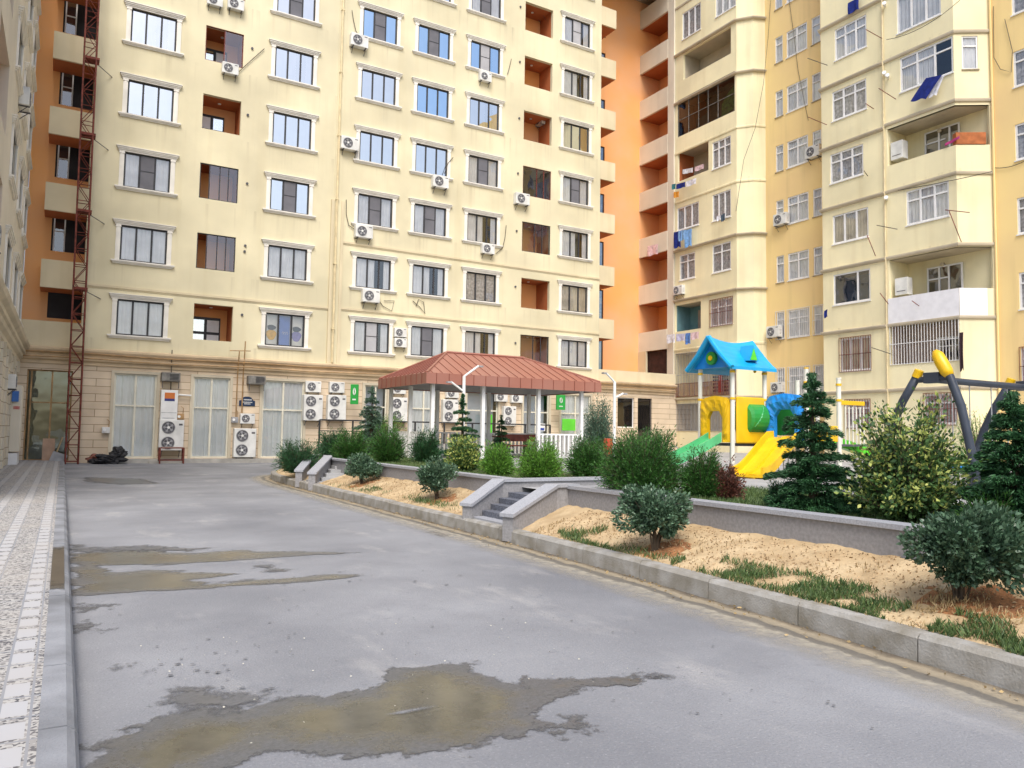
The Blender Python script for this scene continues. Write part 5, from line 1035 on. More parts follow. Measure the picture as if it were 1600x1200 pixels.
while y < gy1:
    t = 1 - abs(y - ry) / (ry - gy0)
    for (xa, xb) in ((gx0, rx0), (gx1, rx1)): q.tube([(xa, y, ze + .018), (xa + (xb - xa) * t, y, ze + (zr - ze) * t + .018)], .016, M['roofseam'], 4)
    y += .33
q.build('standing_seam', rf); q = MB()
for c in ((gx0, gy0), (gx0, gy1)): q.tube([(c[0], c[1], ze + .02), (rx0, ry, zr + .02)], .035, M['roofred'], 5)
for c in ((gx1, gy0), (gx1, gy1)): q.tube([(c[0], c[1], ze + .02), (rx1, ry, zr + .02)], .035, M['roofred'], 5)
q.tube([(rx0, ry, zr + .02), (rx1, ry, zr + .02)], .045, M['roofred'], 5); q.build('ridge_cap', rf, base=(0, 0, 0)).location = (0, 0, 0)
for o_ in (rf.children if False else [c for c in bpy.data.objects if c.parent == rf]): o_.location = (-GB[0], -GB[1], -GB[2])
q = MB(); q.box((gx0 - .03, gy0 - .03, ze - .33), (gx1 + .03, gy0, ze - .002), M['roofred']); q.box((gx0 - .03, gy1, ze - .33), (gx1 + .03, gy1 + .03, ze - .002), M['roofred']); q.box((gx0 - .03, gy0, ze - .33), (gx0, gy1, ze - .002), M['roofred']); q.box((gx1, gy0, ze - .33), (gx1 + .03, gy1, ze - .002), M['roofred'])
x = gx0 + .3
while x < gx1: q.box((x - .008, gy0 - .045, ze - .33), (x + .008, gy0 - .03, ze), M['roofseam']); x += .42
y = gy0 + .3
while y < gy1: q.box((gx0 - .045, y - .008, ze - .33), (gx0 - .03, y + .008, ze), M['roofseam']); y += .42
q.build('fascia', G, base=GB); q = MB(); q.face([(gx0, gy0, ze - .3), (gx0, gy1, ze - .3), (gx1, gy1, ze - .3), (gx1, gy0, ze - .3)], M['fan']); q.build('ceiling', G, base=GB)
fx = [W(u, 650, y=gy0 + .3).x for u in (675, 754, 841, 908)]
for i, x in enumerate(fx):
    for y in (gy0 + .3, gy1 - .3): q = MB(); q.box((x - .055, y - .055, .58), (x + .055, y + .055, ze - .3), M['white']); q.build('post', G, base=GB)
q = MB(); q.box((fx[0] - .055, 22.95, .58), (fx[0] + .055, 23.06, ze - .3), M['white']); q.build('post', G, base=GB)
q = MB(); 
for (xa, ya, xb, yb) in ((fx[2], gy0 + .3, fx[3], gy0 + .3), (fx[3], gy0 + .3, fx[3], gy1 - .3), (fx[0], gy1 - .3, fx[3], gy1 - .3), (fx[0], gy0 + .3, fx[0], gy1 - .3)):
    L_ = math.hypot(xb - xa, yb - ya); n = int(L_ / .16)
    for i in range(1, n): x = xa + (xb - xa) * i / n; y = ya + (yb - ya) * i / n; q.box((x - .03, y - .03, .68), (x + .03, y + .03, 1.38), M['white'])
    for z in (.62, 1.38): q.box((min(xa, xb) - .02, min(ya, yb) - .02, z), (max(xa, xb) + .02, max(ya, yb) + .02, z + .05), M['white'])
q.build('balustrade', G, base=GB)
def bench(x, y, w_, lb, nm='bench', h=.45):
    r = thing(nm, lb, nm, (x, y, .58)); b = (x, y, .58); q = MB(); rw = mat('red_brown_timber', (.16, .045, .03), .6, .2, 5)
    for k in range(3): q.box((x - w_ / 2, y - .2 + k * .14, .58 + h - .04), (x + w_ / 2, y - .08 + k * .14, .58 + h), rw)
    q.build('seat' if nm == 'bench' else 'tabletop', r, base=b)
    for s in (-1, 1): q = MB(); q.box((x + s * w_ * .42 - .03, y - .18, .58), (x + s * w_ * .42 + .03, y + .18, .58 + h - .045), M['fan']); q.build('leg', r, base=b)
    if nm == 'bench': q = MB(); q.box((x - w_ / 2, y + .24, .58 + h + .12), (x + w_ / 2, y + .27, .58 + h + .36), rw); q.build('backrest', r, base=b)
p = W(815, 690, y=22.4); bench(p.x, 22.4, 1.5, 'red brown bench inside the gazebo near its front'); bench(p.x + .2, 23.4, 1.4, 'red brown table standing in the middle of the gazebo', 'table', .75)
# ================================================================ lamp posts
def lamp(u, v, Y, h_top, arms, lb):
    p = W(u, v, y=Y); r = thing('lamp_post', lb, 'lamp post', (p.x, Y, .58), 'white lamp posts'); b = (p.x, Y, .58); q = MB(); q.tube([(p.x, Y, .58), (p.x, Y, .7), (p.x, Y, h_top)], [.065, .045, .042], M['white'], 10); q.build('pole', r, base=b)
    for (z, dx, dz, L_) in arms: q = MB(); e = (p.x + dx, Y, z + dz); q.tube([(p.x, Y, z - .05), (p.x, Y, z), e], .028, M['white'], 8); a = q.build('arm', r, base=b); q = MB(); q.box((e[0] - .12 if dx < 0 else e[0], Y - .05, e[2] - .03), (e[0] if dx < 0 else e[0] + .12, Y + .05, e[2] + .01), M['fanhub']); q.build('lamp_head', a).location = (-b[0], -b[1], -b[2])
    return p
lamp(724, 650, 18.0, W(724, 588, y=18.0).z, [(W(724, 588, y=18).z, .42, .30, 0), (W(724, 612, y=18).z, -.38, .24, 0)], 'white lamp post in front of the left part of the gazebo roof'); lamp(960, 650, 17., W(960, 597, y=17).z, [(W(960, 597, y=17).z, -.3, .24, 0), (W(960, 622, y=17).z, .3, .14, 0)], 'white lamp post right of the gazebo')
p = W(957, 692, y=17.0); q = MB(); q.tube([(p.x + .05, 17.2, .58), (p.x + .05, 17.2, p.z + .12)], .17, mat('red_orange_plastic', (.45, .07, .03), .5), 12); simple('litter_bin', 'small red orange bin at the foot of the lamp post right of the gazebo', 'bin', q, (p.x, 17.2, .58), bevel=.02)
# ================================================================ playground
yel = mat('yellow_play_plastic', (.83, .50, .01), .35, .05, 3, spec=.5); blu = mat('blue_play_plastic', (.02, .26, .72), .35, .06, 3, spec=.5); sky_b = mat('sky_blue_roof_plastic', (.01, .36, .70), .35, .06, 3, spec=.5, bump=.05); grn = mat('green_play_plastic', (.03, .30, .05), .35, .08, 3, spec=.5); grn2 = mat('mint_green_plastic', (.10, .48, .20), .35, .08, 3, spec=.5); lim = mat('lime_play_plastic', (.12, .68, .03), .35, .05, 3, spec=.5); ivory = mat('ivory_powder_coat', (.76, .74, .65), .4, .04)
PB = (13.9, 12.2, .58); PG = thing('playground_set', 'children play tower with a sky blue gabled roof, coloured panels and several slides', 'play set', PB)
def pb(q, n, par=None, **k):
    o = q.build(n, par or PG, base=PB, **k)
    if par: o.location = (0, 0, 0)
    return o
def post(x, y, z1, cap=None): 
    q = MB(); q.tube([(x, y, .58), (x, y, z1)], .05, ivory, 12); o = pb(q, 'post', smooth=False); q = MB(); q.tube([(x, y, z1), (x, y, z1 + .03)], .055, cap or ivory, 12); pb(q, 'post_cap', o)
for (x, y, z) in ((12.8, 12.2, 2.95), (12.8, 13.2, 2.95), (13.82, 12.2, 2.95), (13.82, 13.2, 2.95), (13.85, 11.08, 2.92), (14.93, 11.08, 2.75), (14.93, 12.2, 2.75), (15.9, 12.4, 2.7)): post(x, y, z, yel if x == 13.85 else None)
q = MB()      # gabled roof, ridge along X, slightly sagging slopes
RX0, RX1, RYm = 12.58, 14.0, 12.70; hw = .70; zt, zb = 3.70, 2.98; NS = 12; V = []; F = []
def slope(t): return zb + (zt - zb) * (t ** 1.18) 
for i, x in enumerate([RX0 + (RX1 - RX0) * k / 16 for k in range(17)]):
    sagk = -.10 * math.sin(math.pi * k_ ) if (k_ := i / 16) is not None else 0
    for j in range(-NS, NS + 1): t = 1 - abs(j) / NS; V.append((x, RYm + hw * j / NS, slope(t) + sagk * t + .006 * ((abs(j) * 3) % 2)))
n_ = 2 * NS + 1; m0 = len(V); V += [(x, y, z - .07) for x, y, z in V]
for i in range(16):
    for j in range(2 * NS): a = i * n_ + j; F += [(a, a + n_, a + n_ + 1, a + 1), (m0 + a, m0 + a + 1, m0 + a + n_ + 1, m0 + a + n_)]
for i in range(16): F += [(i * n_, m0 + i * n_, m0 + (i + 1) * n_, (i + 1) * n_), (i * n_ + 2 * NS, (i + 1) * n_ + 2 * NS, m0 + (i + 1) * n_ + 2 * NS, m0 + i * n_ + 2 * NS)]
for j in range(2 * NS): F += [(j, j + 1, m0 + j + 1, m0 + j), (16 * n_ + j, m0 + 16 * n_ + j, m0 + 16 * n_ + j + 1, 16 * n_ + j + 1)]
q.mesh(V, F, sky_b); RF = pb(q, 'roof')
q = MB()
for s in (-1, 1): q.tube([(RX0 - .01, RYm + s * hw, zb - .03), (RX0 - .01, RYm + s * hw * .5, slope(.5) - .03), (RX0 - .01, RYm, zt - .02)], .06, sky_b, 8)
pb(q, 'roof_edge', RF); q = MB(); q.mesh([(RX0 + .13, RYm - hw * .92, zb + .0), (RX0 + .13, RYm + hw * .92, zb + .0), (RX0 + .13, RYm, zt - .12), (RX0 + .17, RYm - hw * .92, zb), (RX0 + .17, RYm + hw * .92, zb), (RX0 + .17, RYm, zt - .12)], [(0, 2, 1), (3, 4, 5), (0, 1, 4, 3)], blu); gb = pb(q, 'gable_panel')
q = MB(); q.tube([(RX0 + .05, RYm, 3.2), (RX0 + .12, RYm, 3.2)], .15, grn, 18); q.tube([(RX0 + .03, RYm, 3.2), (RX0 + .05, RYm, 3.2)], .06, yel, 8); pb(q, 'round_ornament', gb)
q = MB(); q.mesh([(13.2, 12.12, 3.14), (13.55, 12.12, 3.14), (13.375, 12.12, 3.5), (13.375, 12.5, 3.5), (13.2, 12.35, 3.14), (13.55, 12.35, 3.14)], [(0, 1, 2), (0, 2, 3, 4), (1, 5, 3, 2)], sky_b); dm = pb(q, 'dormer', RF); 
q = MB(); q.mesh([(13.27, 12.1, 3.16), (13.48, 12.1, 3.16), (13.375, 12.1, 3.42), (13.27, 12.115, 3.16), (13.48, 12.115, 3.16), (13.375, 12.115, 3.42)], [(0, 1, 2), (0, 2, 5, 3), (1, 4, 5, 2)], lim); pb(q, 'dormer_ornament', RF)
def arch(p0, p1, z0, z1, aw, az, m, nm, rough_=.03):
    p0 = Vector((*p0, 0)); p1 = Vector((*p1, 0)); d = (p1 - p0); L_ = d.length; d.normalize(); n = Vector((d.y, -d.x, 0)); N = 14
    out = [(0, z0), (0, z1 - .1), (L_ * .12, z1), (L_ * .5, z1 + .05), (L_ * .88, z1), (L_, z1 - .1), (L_, z0)]
    def samp(P, N):
        tot = sum(math.dist(P[i], P[i + 1]) for i in range(len(P) - 1)); r = []
        for k in range(N + 1):
            s_ = tot * k / N
            for i in range(len(P) - 1):
                l_ = math.dist(P[i], P[i + 1])
                if s_ <= l_ + 1e-9: t = s_ / l_; r.append((P[i][0] + (P[i + 1][0] - P[i][0]) * t, P[i][1] + (P[i + 1][1] - P[i][1]) * t)); break
                s_ -= l_
        return r
    c = L_ / 2; inn = [(c - aw / 2, z0), (c - aw / 2, az - .15), (c - aw * .3, az), (c + aw * .3, az), (c + aw / 2, az - .15), (c + aw / 2, z0)]
    NN = 36; O = samp(out, NN); I = samp(inn, NN); V = []; Kk = 5
    for side in (0, 1):
        for i in range(NN + 1):
            for k in range(Kk):
                t = k / (Kk - 1); u = O[i][0] + (I[i][0] - O[i][0]) * t; z = O[i][1] + (I[i][1] - O[i][1]) * t
                b = (.05 + rough_ * (1 + noise.noise(Vector((u * 9, z * 9, 1))) * 1.5) * math.sin(math.pi * t)) if side == 0 else -.05
                V.append(p0 + d * u + n * b + Vector((0, 0, z)))
    F = []; S = (NN + 1) * Kk
    for i in range(NN):
        for k in range(Kk - 1): a = i * Kk + k; F += [(a, a + 1, a + Kk + 1, a + Kk), (S + a, S + a + Kk, S + a + Kk + 1, S + a + 1)]
        a = i * Kk; F += [(a, a + Kk, S + a + Kk, S + a), (a + Kk - 1, S + a + Kk - 1, S + a + 2 * Kk - 1, a + 2 * Kk - 1)]
    q = MB(); q.mesh(V, F, m); return pb(q, nm, smooth=False)
arch((12.8, 13.15), (12.8, 12.25), 1.30, 2.30, .46, 2.0, yel, 'yellow_arch_panel'); arch((13.85, 12.15), (13.85, 11.13), 1.35, 2.36, .55, 2.05, blu, 'blue_arch_panel', .05)
q = MB(); q.box((12.88, 12.14, 1.28), (13.76, 12.2, 2.32), yel); fp = pb(q, 'yellow_panel', bevel=.03); q = MB(); q.tube([(13.2, 12.32, 1.85), (13.25, 12.32, 1.85), (13.72, 12.32, 1.85)], [.30, .36, .36], grn, 24); q2 = pb(q, 'tube', smooth=False); q = MB()
for k in range(7): t = k * .5; q.tube([(13.3 + .05 * k, 12.32 - .365 * math.cos(.2 * k - .6), 1.85 + .365 * math.sin(.2 * k - .6)), (13.34 + .05 * k, 12.32 - .365 * math.cos(.2 * k - .3), 1.85 + .365 * math.sin(.2 * k - .3))], .008, grn2, 4)
pb(q, 'tube_ornament', q2)
q = MB(); q.tube([(14.1, 12.0, 1.85), (14.8, 12.0, 1.85)], .38, grn, 20); pb(q, 'tube')
q = MB(); q.box((12.82, 12.22, 1.22), (13.8, 13.18, 1.28), M['fan']); q.box((13.87, 11.1, 1.22), (14.9, 12.18, 1.28), M['fan']); pb(q, 'deck'); q = MB(); q.box((13.95, 11.05, 1.35), (14.85, 11.09, 1.7), yel); pb(q, 'yellow_panel', bevel=.01); q = MB(); q.box((14.95, 11.05, 1.25), (16.0, 12.3, 1.3), M['fan']); pb(q, 'bridge_deck'); q = MB(); q.box((14.98, 11.08, 2.18), (15.85, 11.12, 2.28), yel); pb(q, 'bridge_rail', bevel=.01)
q = MB()
for k in range(7): q.tube([(15.05 + k * .13, 11.1, 1.3), (15.05 + k * .13, 11.1, 2.15)], .016, ivory, 6)
pb(q, 'rail_bars'); q = MB()
for k in range(5): q.tube([(14.0 + k * .16, 12.1, .58), (14.0 + k * .16, 12.1, 1.22)], .014, ivory, 6)
pb(q, 'rail_bars')
def slide(pts, w_, m, nm, lanes=1, side=.16):
    P = [Vector(p) for p in pts]; V = []; F = []; d0 = (P[-1] - P[0]); d0.z = 0; d0.normalize(); n = Vector((-d0.y, d0.x, 0)); sec = []
    tot = w_ / 2
    for s, z in ((-1, -.05), (-1.0, side), (-.86, side), (-.84, .02), (-.5, 0), (-.04, 0), (0, .05 if lanes == 2 else 0), (.04, 0), (.5, 0), (.84, .02), (.86, side), (1., side), (1, -.05)): sec.append((s * tot, z))
    k = len(sec)
    for p in P:
        for s, z in sec: V.append(p + n * s + Vector((0, 0, z)))
    for i in range(len(P) - 1):
        for j in range(k): F.append((i * k + j, i * k + (j + 1) % k, (i + 1) * k + (j + 1) % k, (i + 1) * k + j))
    F += [tuple(range(k)), tuple((len(P) - 1) * k + j for j in reversed(range(k)))]
    q = MB(); q.mesh(V, F, m); return pb(q, nm)
slide([(13.95, 11.62, 1.42), (13.7, 11.6, 1.40), (13.5, 11.56, 1.28), (12.75, 11.33, .86), (12.45, 11.24, .72), (12.2, 11.16, .66), (12.05, 11.12, .66)], .74, yel, 'yellow_slide', 2)
q = MB(); q.box((12.1, 10.95, .58), (12.35, 11.3, .66), yel); pb(q, 'slide_foot')
sp_ = []
for k in range(12): t = k / 11; a = t * 1.0; sp_.append((12.7 - 1.25 * t, 12.65 + .35 * t * t, 1.36 - .62 * t))
slide(sp_, .62, grn2, 'green_slide', 2)
slide([(15.8, 11.9, 1.3), (16.1, 11.7, 1.2), (16.6, 11.3, .95), (17.0, 11.0, .75), (17.2, 10.85, .68)], .6, lim, 'lime_slide', 2); slide([(15.6, 9.4, 1.0), (16.2, 9.2, .85), (16.6, 9.0, .72)], .5, lim, 'lime_slide', 2)
q = MB()
for k in range(6): q.tube([(12.1 - .12 * k + .02 * math.cos(t) , 13.3 + .2 * math.cos(t), .95 + .25 * math.sin(t) - .05 * k) for t in [i * math.pi / 6 for i in range(13)]], .014, M['fanhub'], 5)
pb(q, 'climbing_rings')
q = MB(); p = W(1206, 570, y=12.2); q.tube([(13.95, 12.6, 2.95), (14.3, 12.9, 3.45)], .035, yel, 6); pb(q, 'yellow_rod')
q = MB()
for (x, y) in ((12.8, 12.2), (12.8, 13.2), (13.85, 11.08), (13.82, 12.2), (14.93, 11.08)):
    for z in (2.25, 2.85 if x < 14 and y > 12 else 2.6): q.tube([(x, y, z), (x, y, z + .05)], .062, yel, 12)
pb(q, 'post_clamp')
q = MB(); q.box((12.9, 9.6, .58), (17.5, 9.75, .68), M['concrete']); simple('low_kerb_wall', 'low pale kerb edging the play area before the yellow slide', 'kerb', q, (12.9, 9.6, .58))
# ---- swing
SB = (12.0, 7.1, .58); SW = thing('swing_set', 'swing frame with curved dark grey legs and big yellow end caps', 'swing', SB); dk = mat('dark_slate_paint', (.045, .055, .075), .4, .08, 4)
def sb(q, n, par=None, **k):
    o = q.build(n, par or SW, base=SB, **k)
    if par: o.location = (0, 0, 0)
    return o
def leg(pts, r_): q = MB(); q.tube(pts, r_, dk, 14); return sb(q, 'leg', smooth=True)
def swing_frame(x0, near_cap=True):
    dx = x0 - 11.83
    A_ = [(11.83, 6.42, .58), (11.83, 6.46, 1.05), (11.83, 6.55, 1.5), (11.83, 6.64, 1.95), (11.83, 6.80, 2.40), (11.83, 6.92, 2.62)]
    B_ = [(11.83, 8.05, .58), (11.83, 7.98, 1.1), (11.83, 7.80, 1.6), (11.83, 7.58, 2.05), (11.83, 7.32, 2.46)]
    l1 = leg([(a + dx, b, c) for a, b, c in A_], [.065] * 6); q = MB(); q.tube([(x0, 6.81, 2.42), (x0, 6.85, 2.49), (x0, 6.92, 2.62), (x0, 6.99, 2.76), (x0, 7.03, 2.83)], [.07, .095, .10, .09, .04], yel, 14); sb(q, 'yellow_cap', l1, smooth=True)
    l2 = leg([(a + dx, b, c) for a, b, c in B_], [.065] * 5); q = MB(); q.tube([(x0, 7.34, 2.43), (x0, 7.29, 2.54)], [.075, .07], yel, 14); sb(q, 'yellow_cap', l2)
    q = MB(); q.tube([(x0, 6.79, 2.40), (x0, 7.36, 2.38)], .05, dk, 10); q.box((x0 - .06, 6.95, 2.32), (x0 + .06, 7.2, 2.49), dk); sb(q, 'cross_bar', bevel=.01)
swing_frame(11.83); swing_frame(14.6)
q = MB(); q.tube([(11.83, 7.07, 2.38), (14.6, 7.07, 2.38)], .055, dk, 12); sb(q, 'top_beam')
for x in (12.35, 12.85, 13.5, 14.0): q = MB(); q.tube([(x, 7.07, 2.35), (x, 7.07, 1.02)], .010, M['fanhub'], 5); sb(q, 'chain')
for x in (12.6, 13.75): q = MB(); q.box((x - .26, 6.95, .98), (x + .26, 7.19, 1.02), blu); sb(q, 'seat', bevel=.01)
# ================================================================ laundry on the right hand blocks
def cloth(a, b, drop, m, lb, cat='laundry', seed=0, skew=0, ax=XB - .35, nm='hanging_cloth'):
    A_ = W(*a, x=ax); B_ = W(*b, x=ax); n = 12; k = 6; V = []
    for i in range(n + 1):
        t = i / n; p = A_.lerp(B_, t)
        for j in range(k + 1):
            s_ = j / k; V.append((p.x - .03 * math.sin(t * 9 + seed) * s_ - .01, p.y + .02 * math.sin(s_ * 3 + seed) - skew * s_, p.z - drop * s_ * (1 + .06 * math.sin(t * 7 + seed))))
    V2 = [(x + .012, y, z) for x, y, z in V]; F = []; S = len(V)
    for i in range(n):
        for j in range(k): q_ = i * (k + 1) + j; F += [(q_, q_ + 1, q_ + k + 2, q_ + k + 1), (S + q_, S + q_ + k + 1, S + q_ + k + 2, S + q_ + 1)]
    q = MB(); q.mesh(V + V2, F, m); return tag(q.build(nm, None, base=tuple(A_), smooth=True), lb, cat, 'laundry on the yellow block')
cm = lambda n, h: mat('cloth_' + n, h, .9, .15, 6)
navy_c, lb_c, white_c, pink_c, mag_c, or_c = cm('navy', '#1f2f7d'), cm('light_blue', '#86b4e6'), cm('white', '#e6e6ee'), cm('pink', '#e5c9cf'), cm('magenta', '#b0407a'), cm('orange', '#e09a3a')
cloth((1053, 363), (1064, 361), .95, navy_c, 'navy blanket hanging at the left end of the big towels on the cream bay'); cloth((1060, 361), (1071, 359), .60, lb_c, 'patterned turquoise towel in the middle of the big towels'); cloth((1070, 360), (1081, 357), 1.0, mat('cloth_sky', '#7fb0e8', .9, .15, 6), 'light blue towel at the right end of the big towels')
cloth((1050, 288), (1056, 287), .32, cm('teal', '#3d7f86'), 'small teal cloth at the left end of the line under the orange balcony'); cloth((1057, 288), (1071, 284), .30, navy_c, 'dark blue garment on the line under the orange balcony'); cloth((1072, 284), (1088, 278), .32, white_c, 'white garment on the line under the orange balcony'); cloth((1053, 300), (1061, 299), .35, or_c, 'orange cloth below the line under the orange balcony')
cloth((1067, 265), (1083, 262), .28, white_c, 'white garment inside the orange balcony, left one', ax=XB + .3); cloth((1086, 261), (1100, 256), .28, pink_c, 'pale garment inside the orange balcony, right one', ax=XB + .3)
cloth((1042, 523), (1055, 522), .5, white_c, 'leftmost white shirt hanging below the teal balcony'); cloth((1057, 522), (1070, 521), .42, cm('lavender', '#c9c9e8'), 'lavender shirt hanging below the teal balcony'); cloth((1071, 521), (1079, 520), .62, mat('cloth_blue', '#5a83c8', .9, .2, 9), 'blue and white shirt hanging below the teal balcony'); cloth((1080, 520), (1092, 518), .4, pink_c, 'pinkish shirt at the right end below the teal balcony')
cloth((1120, 338), (1126, 336), .28, white_c, 'small white cloth under the window above the big towels'); cloth((1127, 336), (1133, 333), .38, cm('slate', '#4a5a6a'), 'small grey cloth under the window above the big towels')
cloth((1012, 385), (1028, 381), .62, pink_c, 'pink shirt drying in the orange wing balcony', ax=XC - .1)
cloth((1447, 122), (1472, 117), .75, navy_c, 'navy cloth flung over the sill of the glazed corner balcony', skew=-.7); cloth((1462, 122), (1476, 117), .72, white_c, 'white cloth beside the navy one over the sill of the glazed corner balcony', skew=-.35, ax=XB - .25)
cloth((1477, 224), (1500, 212), .12, mag_c, 'magenta cloth lying on the parapet beside the wooden box', ax=XB - .04); cloth((1288, 486), (1293, 483), .35, navy_c, 'small navy cloth at the left corner of the middle bay', ax=XB - .3); cloth((1499, 520), (1505, 519), 1.5, cm('dark', '#3a2a30'), 'long dark coat hanging by the barred balcony', ax=XB - .12)
cloth((1325, 5), (1342, -4), .55, navy_c, 'dark blue cloth on the railing at the top of the middle bay', ax=XB - .2)
a = Vector((XB, 17.5, 13.60)); q = MB(); q.box((0, -.03, .0), (1.2, .25, .50), mat('orange_brown_board', (.42, .14, .05), .8, .15, 4)); o = q.build('wooden_box', None, loc=tuple(a), rz=math.atan2(-.8, 1.2), bevel=.01); tag(o, 'orange brown wooden box standing on the balcony parapet of the right bay', 'box')
for (u, v, h, lb) in ((1405, 236, .8, 'white boiler box on the upper open balcony of the right bay'), (1412, 448, .75, 'grey metal cabinet on the open balcony above the tiled parapet base')):
    a = W(u, v, x=XB + .3); q = MB(); q.box((XB + .1, a.y - .28, a.z - h / 2), (XB + .5, a.y + .28, a.z + h / 2), M['acwhite']); q.box((XB + .09, a.y - .2, a.z - h * .3), (XB + .099, a.y + .2, a.z - h * .26), M['fan']); simple('boiler_cabinet', lb, 'cabinet', q, (XB, a.y, a.z), bevel=.02)
# ================================================================ vegetation
def leaf_obj(name, C, D, L_, Wd, m, parent=None, base=(0, 0, 0), rng=None, fold=.35):
    """many small diamond leaves: centres C, directions D, lengths L_, widths Wd"""
    n = len(C); D = D / (np.linalg.norm(D, axis=1, keepdims=True) + 1e-9); rv = rng.normal(size=(n, 3)); S = np.cross(D, rv); S /= (np.linalg.norm(S, axis=1, keepdims=True) + 1e-9); N = np.cross(S, D)
    L_ = np.broadcast_to(L_, (n,))[:, None]; Wd = np.broadcast_to(Wd, (n,))[:, None]
    V = np.empty((n, 4, 3)); V[:, 0] = C - D * L_ * .5; V[:, 1] = C + S * Wd * .5 + N * Wd * fold * .5 - D * L_ * .05; V[:, 2] = C + D * L_ * .5; V[:, 3] = C - S * Wd * .5 + N * Wd * fold * .5 - D * L_ * .05
    V = V.reshape(-1, 3) - np.array(base); me = bpy.data.meshes.new(name); me.vertices.add(4 * n); me.vertices.foreach_set('co', V.ravel().astype(np.float32)); me.loops.add(4 * n); me.loops.foreach_set('vertex_index', np.arange(4 * n, dtype=np.int32)); me.polygons.add(n); me.polygons.foreach_set('loop_start', np.arange(0, 4 * n, 4, dtype=np.int32)); me.polygons.foreach_set('loop_total', np.full(n, 4, dtype=np.int32))
    me.materials.append(m); me.update(calc_edges=True); me.validate(); o = bpy.data.objects.new(name, me); COL.objects.link(o); o.parent = parent; return o
def fol(name, c, c2, isl=.75, rough=.5, spec=.4, trans=.18): return mat(name, c, rough, .15, 14, island=isl, c2=c2, spec=spec, trans=trans)
F_shrub = fol('grey_green_leaf', (.135, .225, .135), (.014, .048, .022), .8, .38, .5, .1)
F_jun = fol('juniper_needle', (.075, .21, .035), (.010, .04, .014)); F_junb = fol('bright_cypress_needle', (.19, .40, .05), (.03, .11, .02)); F_con = fol('dark_conifer_needle', (.055, .16, .055), (.015, .05, .028)); F_cong = fol('grey_conifer_needle', (.14, .24, .16), (.04, .09, .065))
F_var = fol('dark_leaf', (.09, .18, .05), (.025, .06, .025)); F_yel = fol('yellow_leaf', (.54, .56, .17), (.24, .34, .07), .8, .5, .3, .25); F_red = fol('red_brown_leaf', (.22, .085, .055), (.08, .035, .03)); F_grass = fol('grass_blade', (.14, .205, .065), (.04, .085, .03)); F_dry = fol('dry_stalk', (.45, .33, .16), (.25, .18, .09))
BK = mat('shrub_bark', (.10, .075, .05), .9, .2, 8)
def stems(parent, h, r_, n, rng, spread=.6, tr=.012, name='stem'):
    q = MB()
    for i in range(n):
        a = rng.uniform(0, 6.283); e = rng.uniform(.2, 1) * spread; P = [(0.02 * math.cos(a), .02 * math.sin(a), -.04)]
        for k in range(1, 5): t = k / 4; P.append((math.cos(a) * r_ * e * t ** 1.3 + rng.normal() * .01, math.sin(a) * r_ * e * t ** 1.3 + rng.normal() * .01, h * t))
        q.tube(P, [tr, tr * .85, tr * .65, tr * .5, tr * .25], BK, 5)
    return q.build(name, parent)
def shrub(p, wd, h, lb, n=5200, leaf=.05, seed=0, cat='shrub', group=None, m=F_shrub, nm='round_shrub', lift=.12, tips=None):
    r = thing(nm, lb, cat, p, group, world=False); rng = np.random.default_rng(seed); wd = wd * .82; h = h * .94; R0 = wd / 2; K = 26
    lob = rng.normal(size=(K, 3)); lob /= np.linalg.norm(lob, axis=1, keepdims=True); lob[:, 2] = lob[:, 2] * .9; rad = rng.uniform(.42, .98, K)[:, None]; LC = lob * rad * np.array([R0 * rng.uniform(.9, 1.08), R0 * rng.uniform(.9, 1.08), (h - lift) / 2]) + rng.normal(size=3) * np.array([.05, .05, .02]) * wd; idx = rng.integers(0, K, n); off = rng.normal(size=(n, 3)); off /= np.linalg.norm(off, axis=1, keepdims=True); off *= (rng.uniform(.35, 1.05, n) ** .6)[:, None] * rng.uniform(.11, .27, K)[idx][:, None] * wd
    C = LC[idx] + off; D = C / np.array([R0, R0, h / 2]) + off * 3 + rng.normal(size=(n, 3)) * .55 + np.array([0, 0, .35]); C[:, 2] = np.maximum(C[:, 2] + lift + (h - lift) / 2, .02 + rng.uniform(0, .05, n))
    sz = rng.uniform(.7, 1.25, n)
    if tips is not None:
        rr = np.linalg.norm(C - np.array([0, 0, h / 2]), axis=1) / R0; isT = (rng.uniform(size=n) < tips[1] * np.clip((rr - .5) * 1.6, 0, 1)) & (C[:, 2] > h * .25)
        leaf_obj('foliage', C[~isT], D[~isT], leaf * sz[~isT], leaf * .55 * sz[~isT], m, r, rng=rng); leaf_obj('yellow_tips', C[isT] * 1.03, D[isT] + np.array([0, 0, .6]), leaf * .95 * sz[isT], leaf * .5 * sz[isT], tips[0], r, rng=rng)
    else: leaf_obj('foliage', C, D, leaf * sz, leaf * .55 * sz, m, r, rng=rng)
    stems(r, h * .75, R0, 14, rng, .8, .012 * max(1, wd)); return r
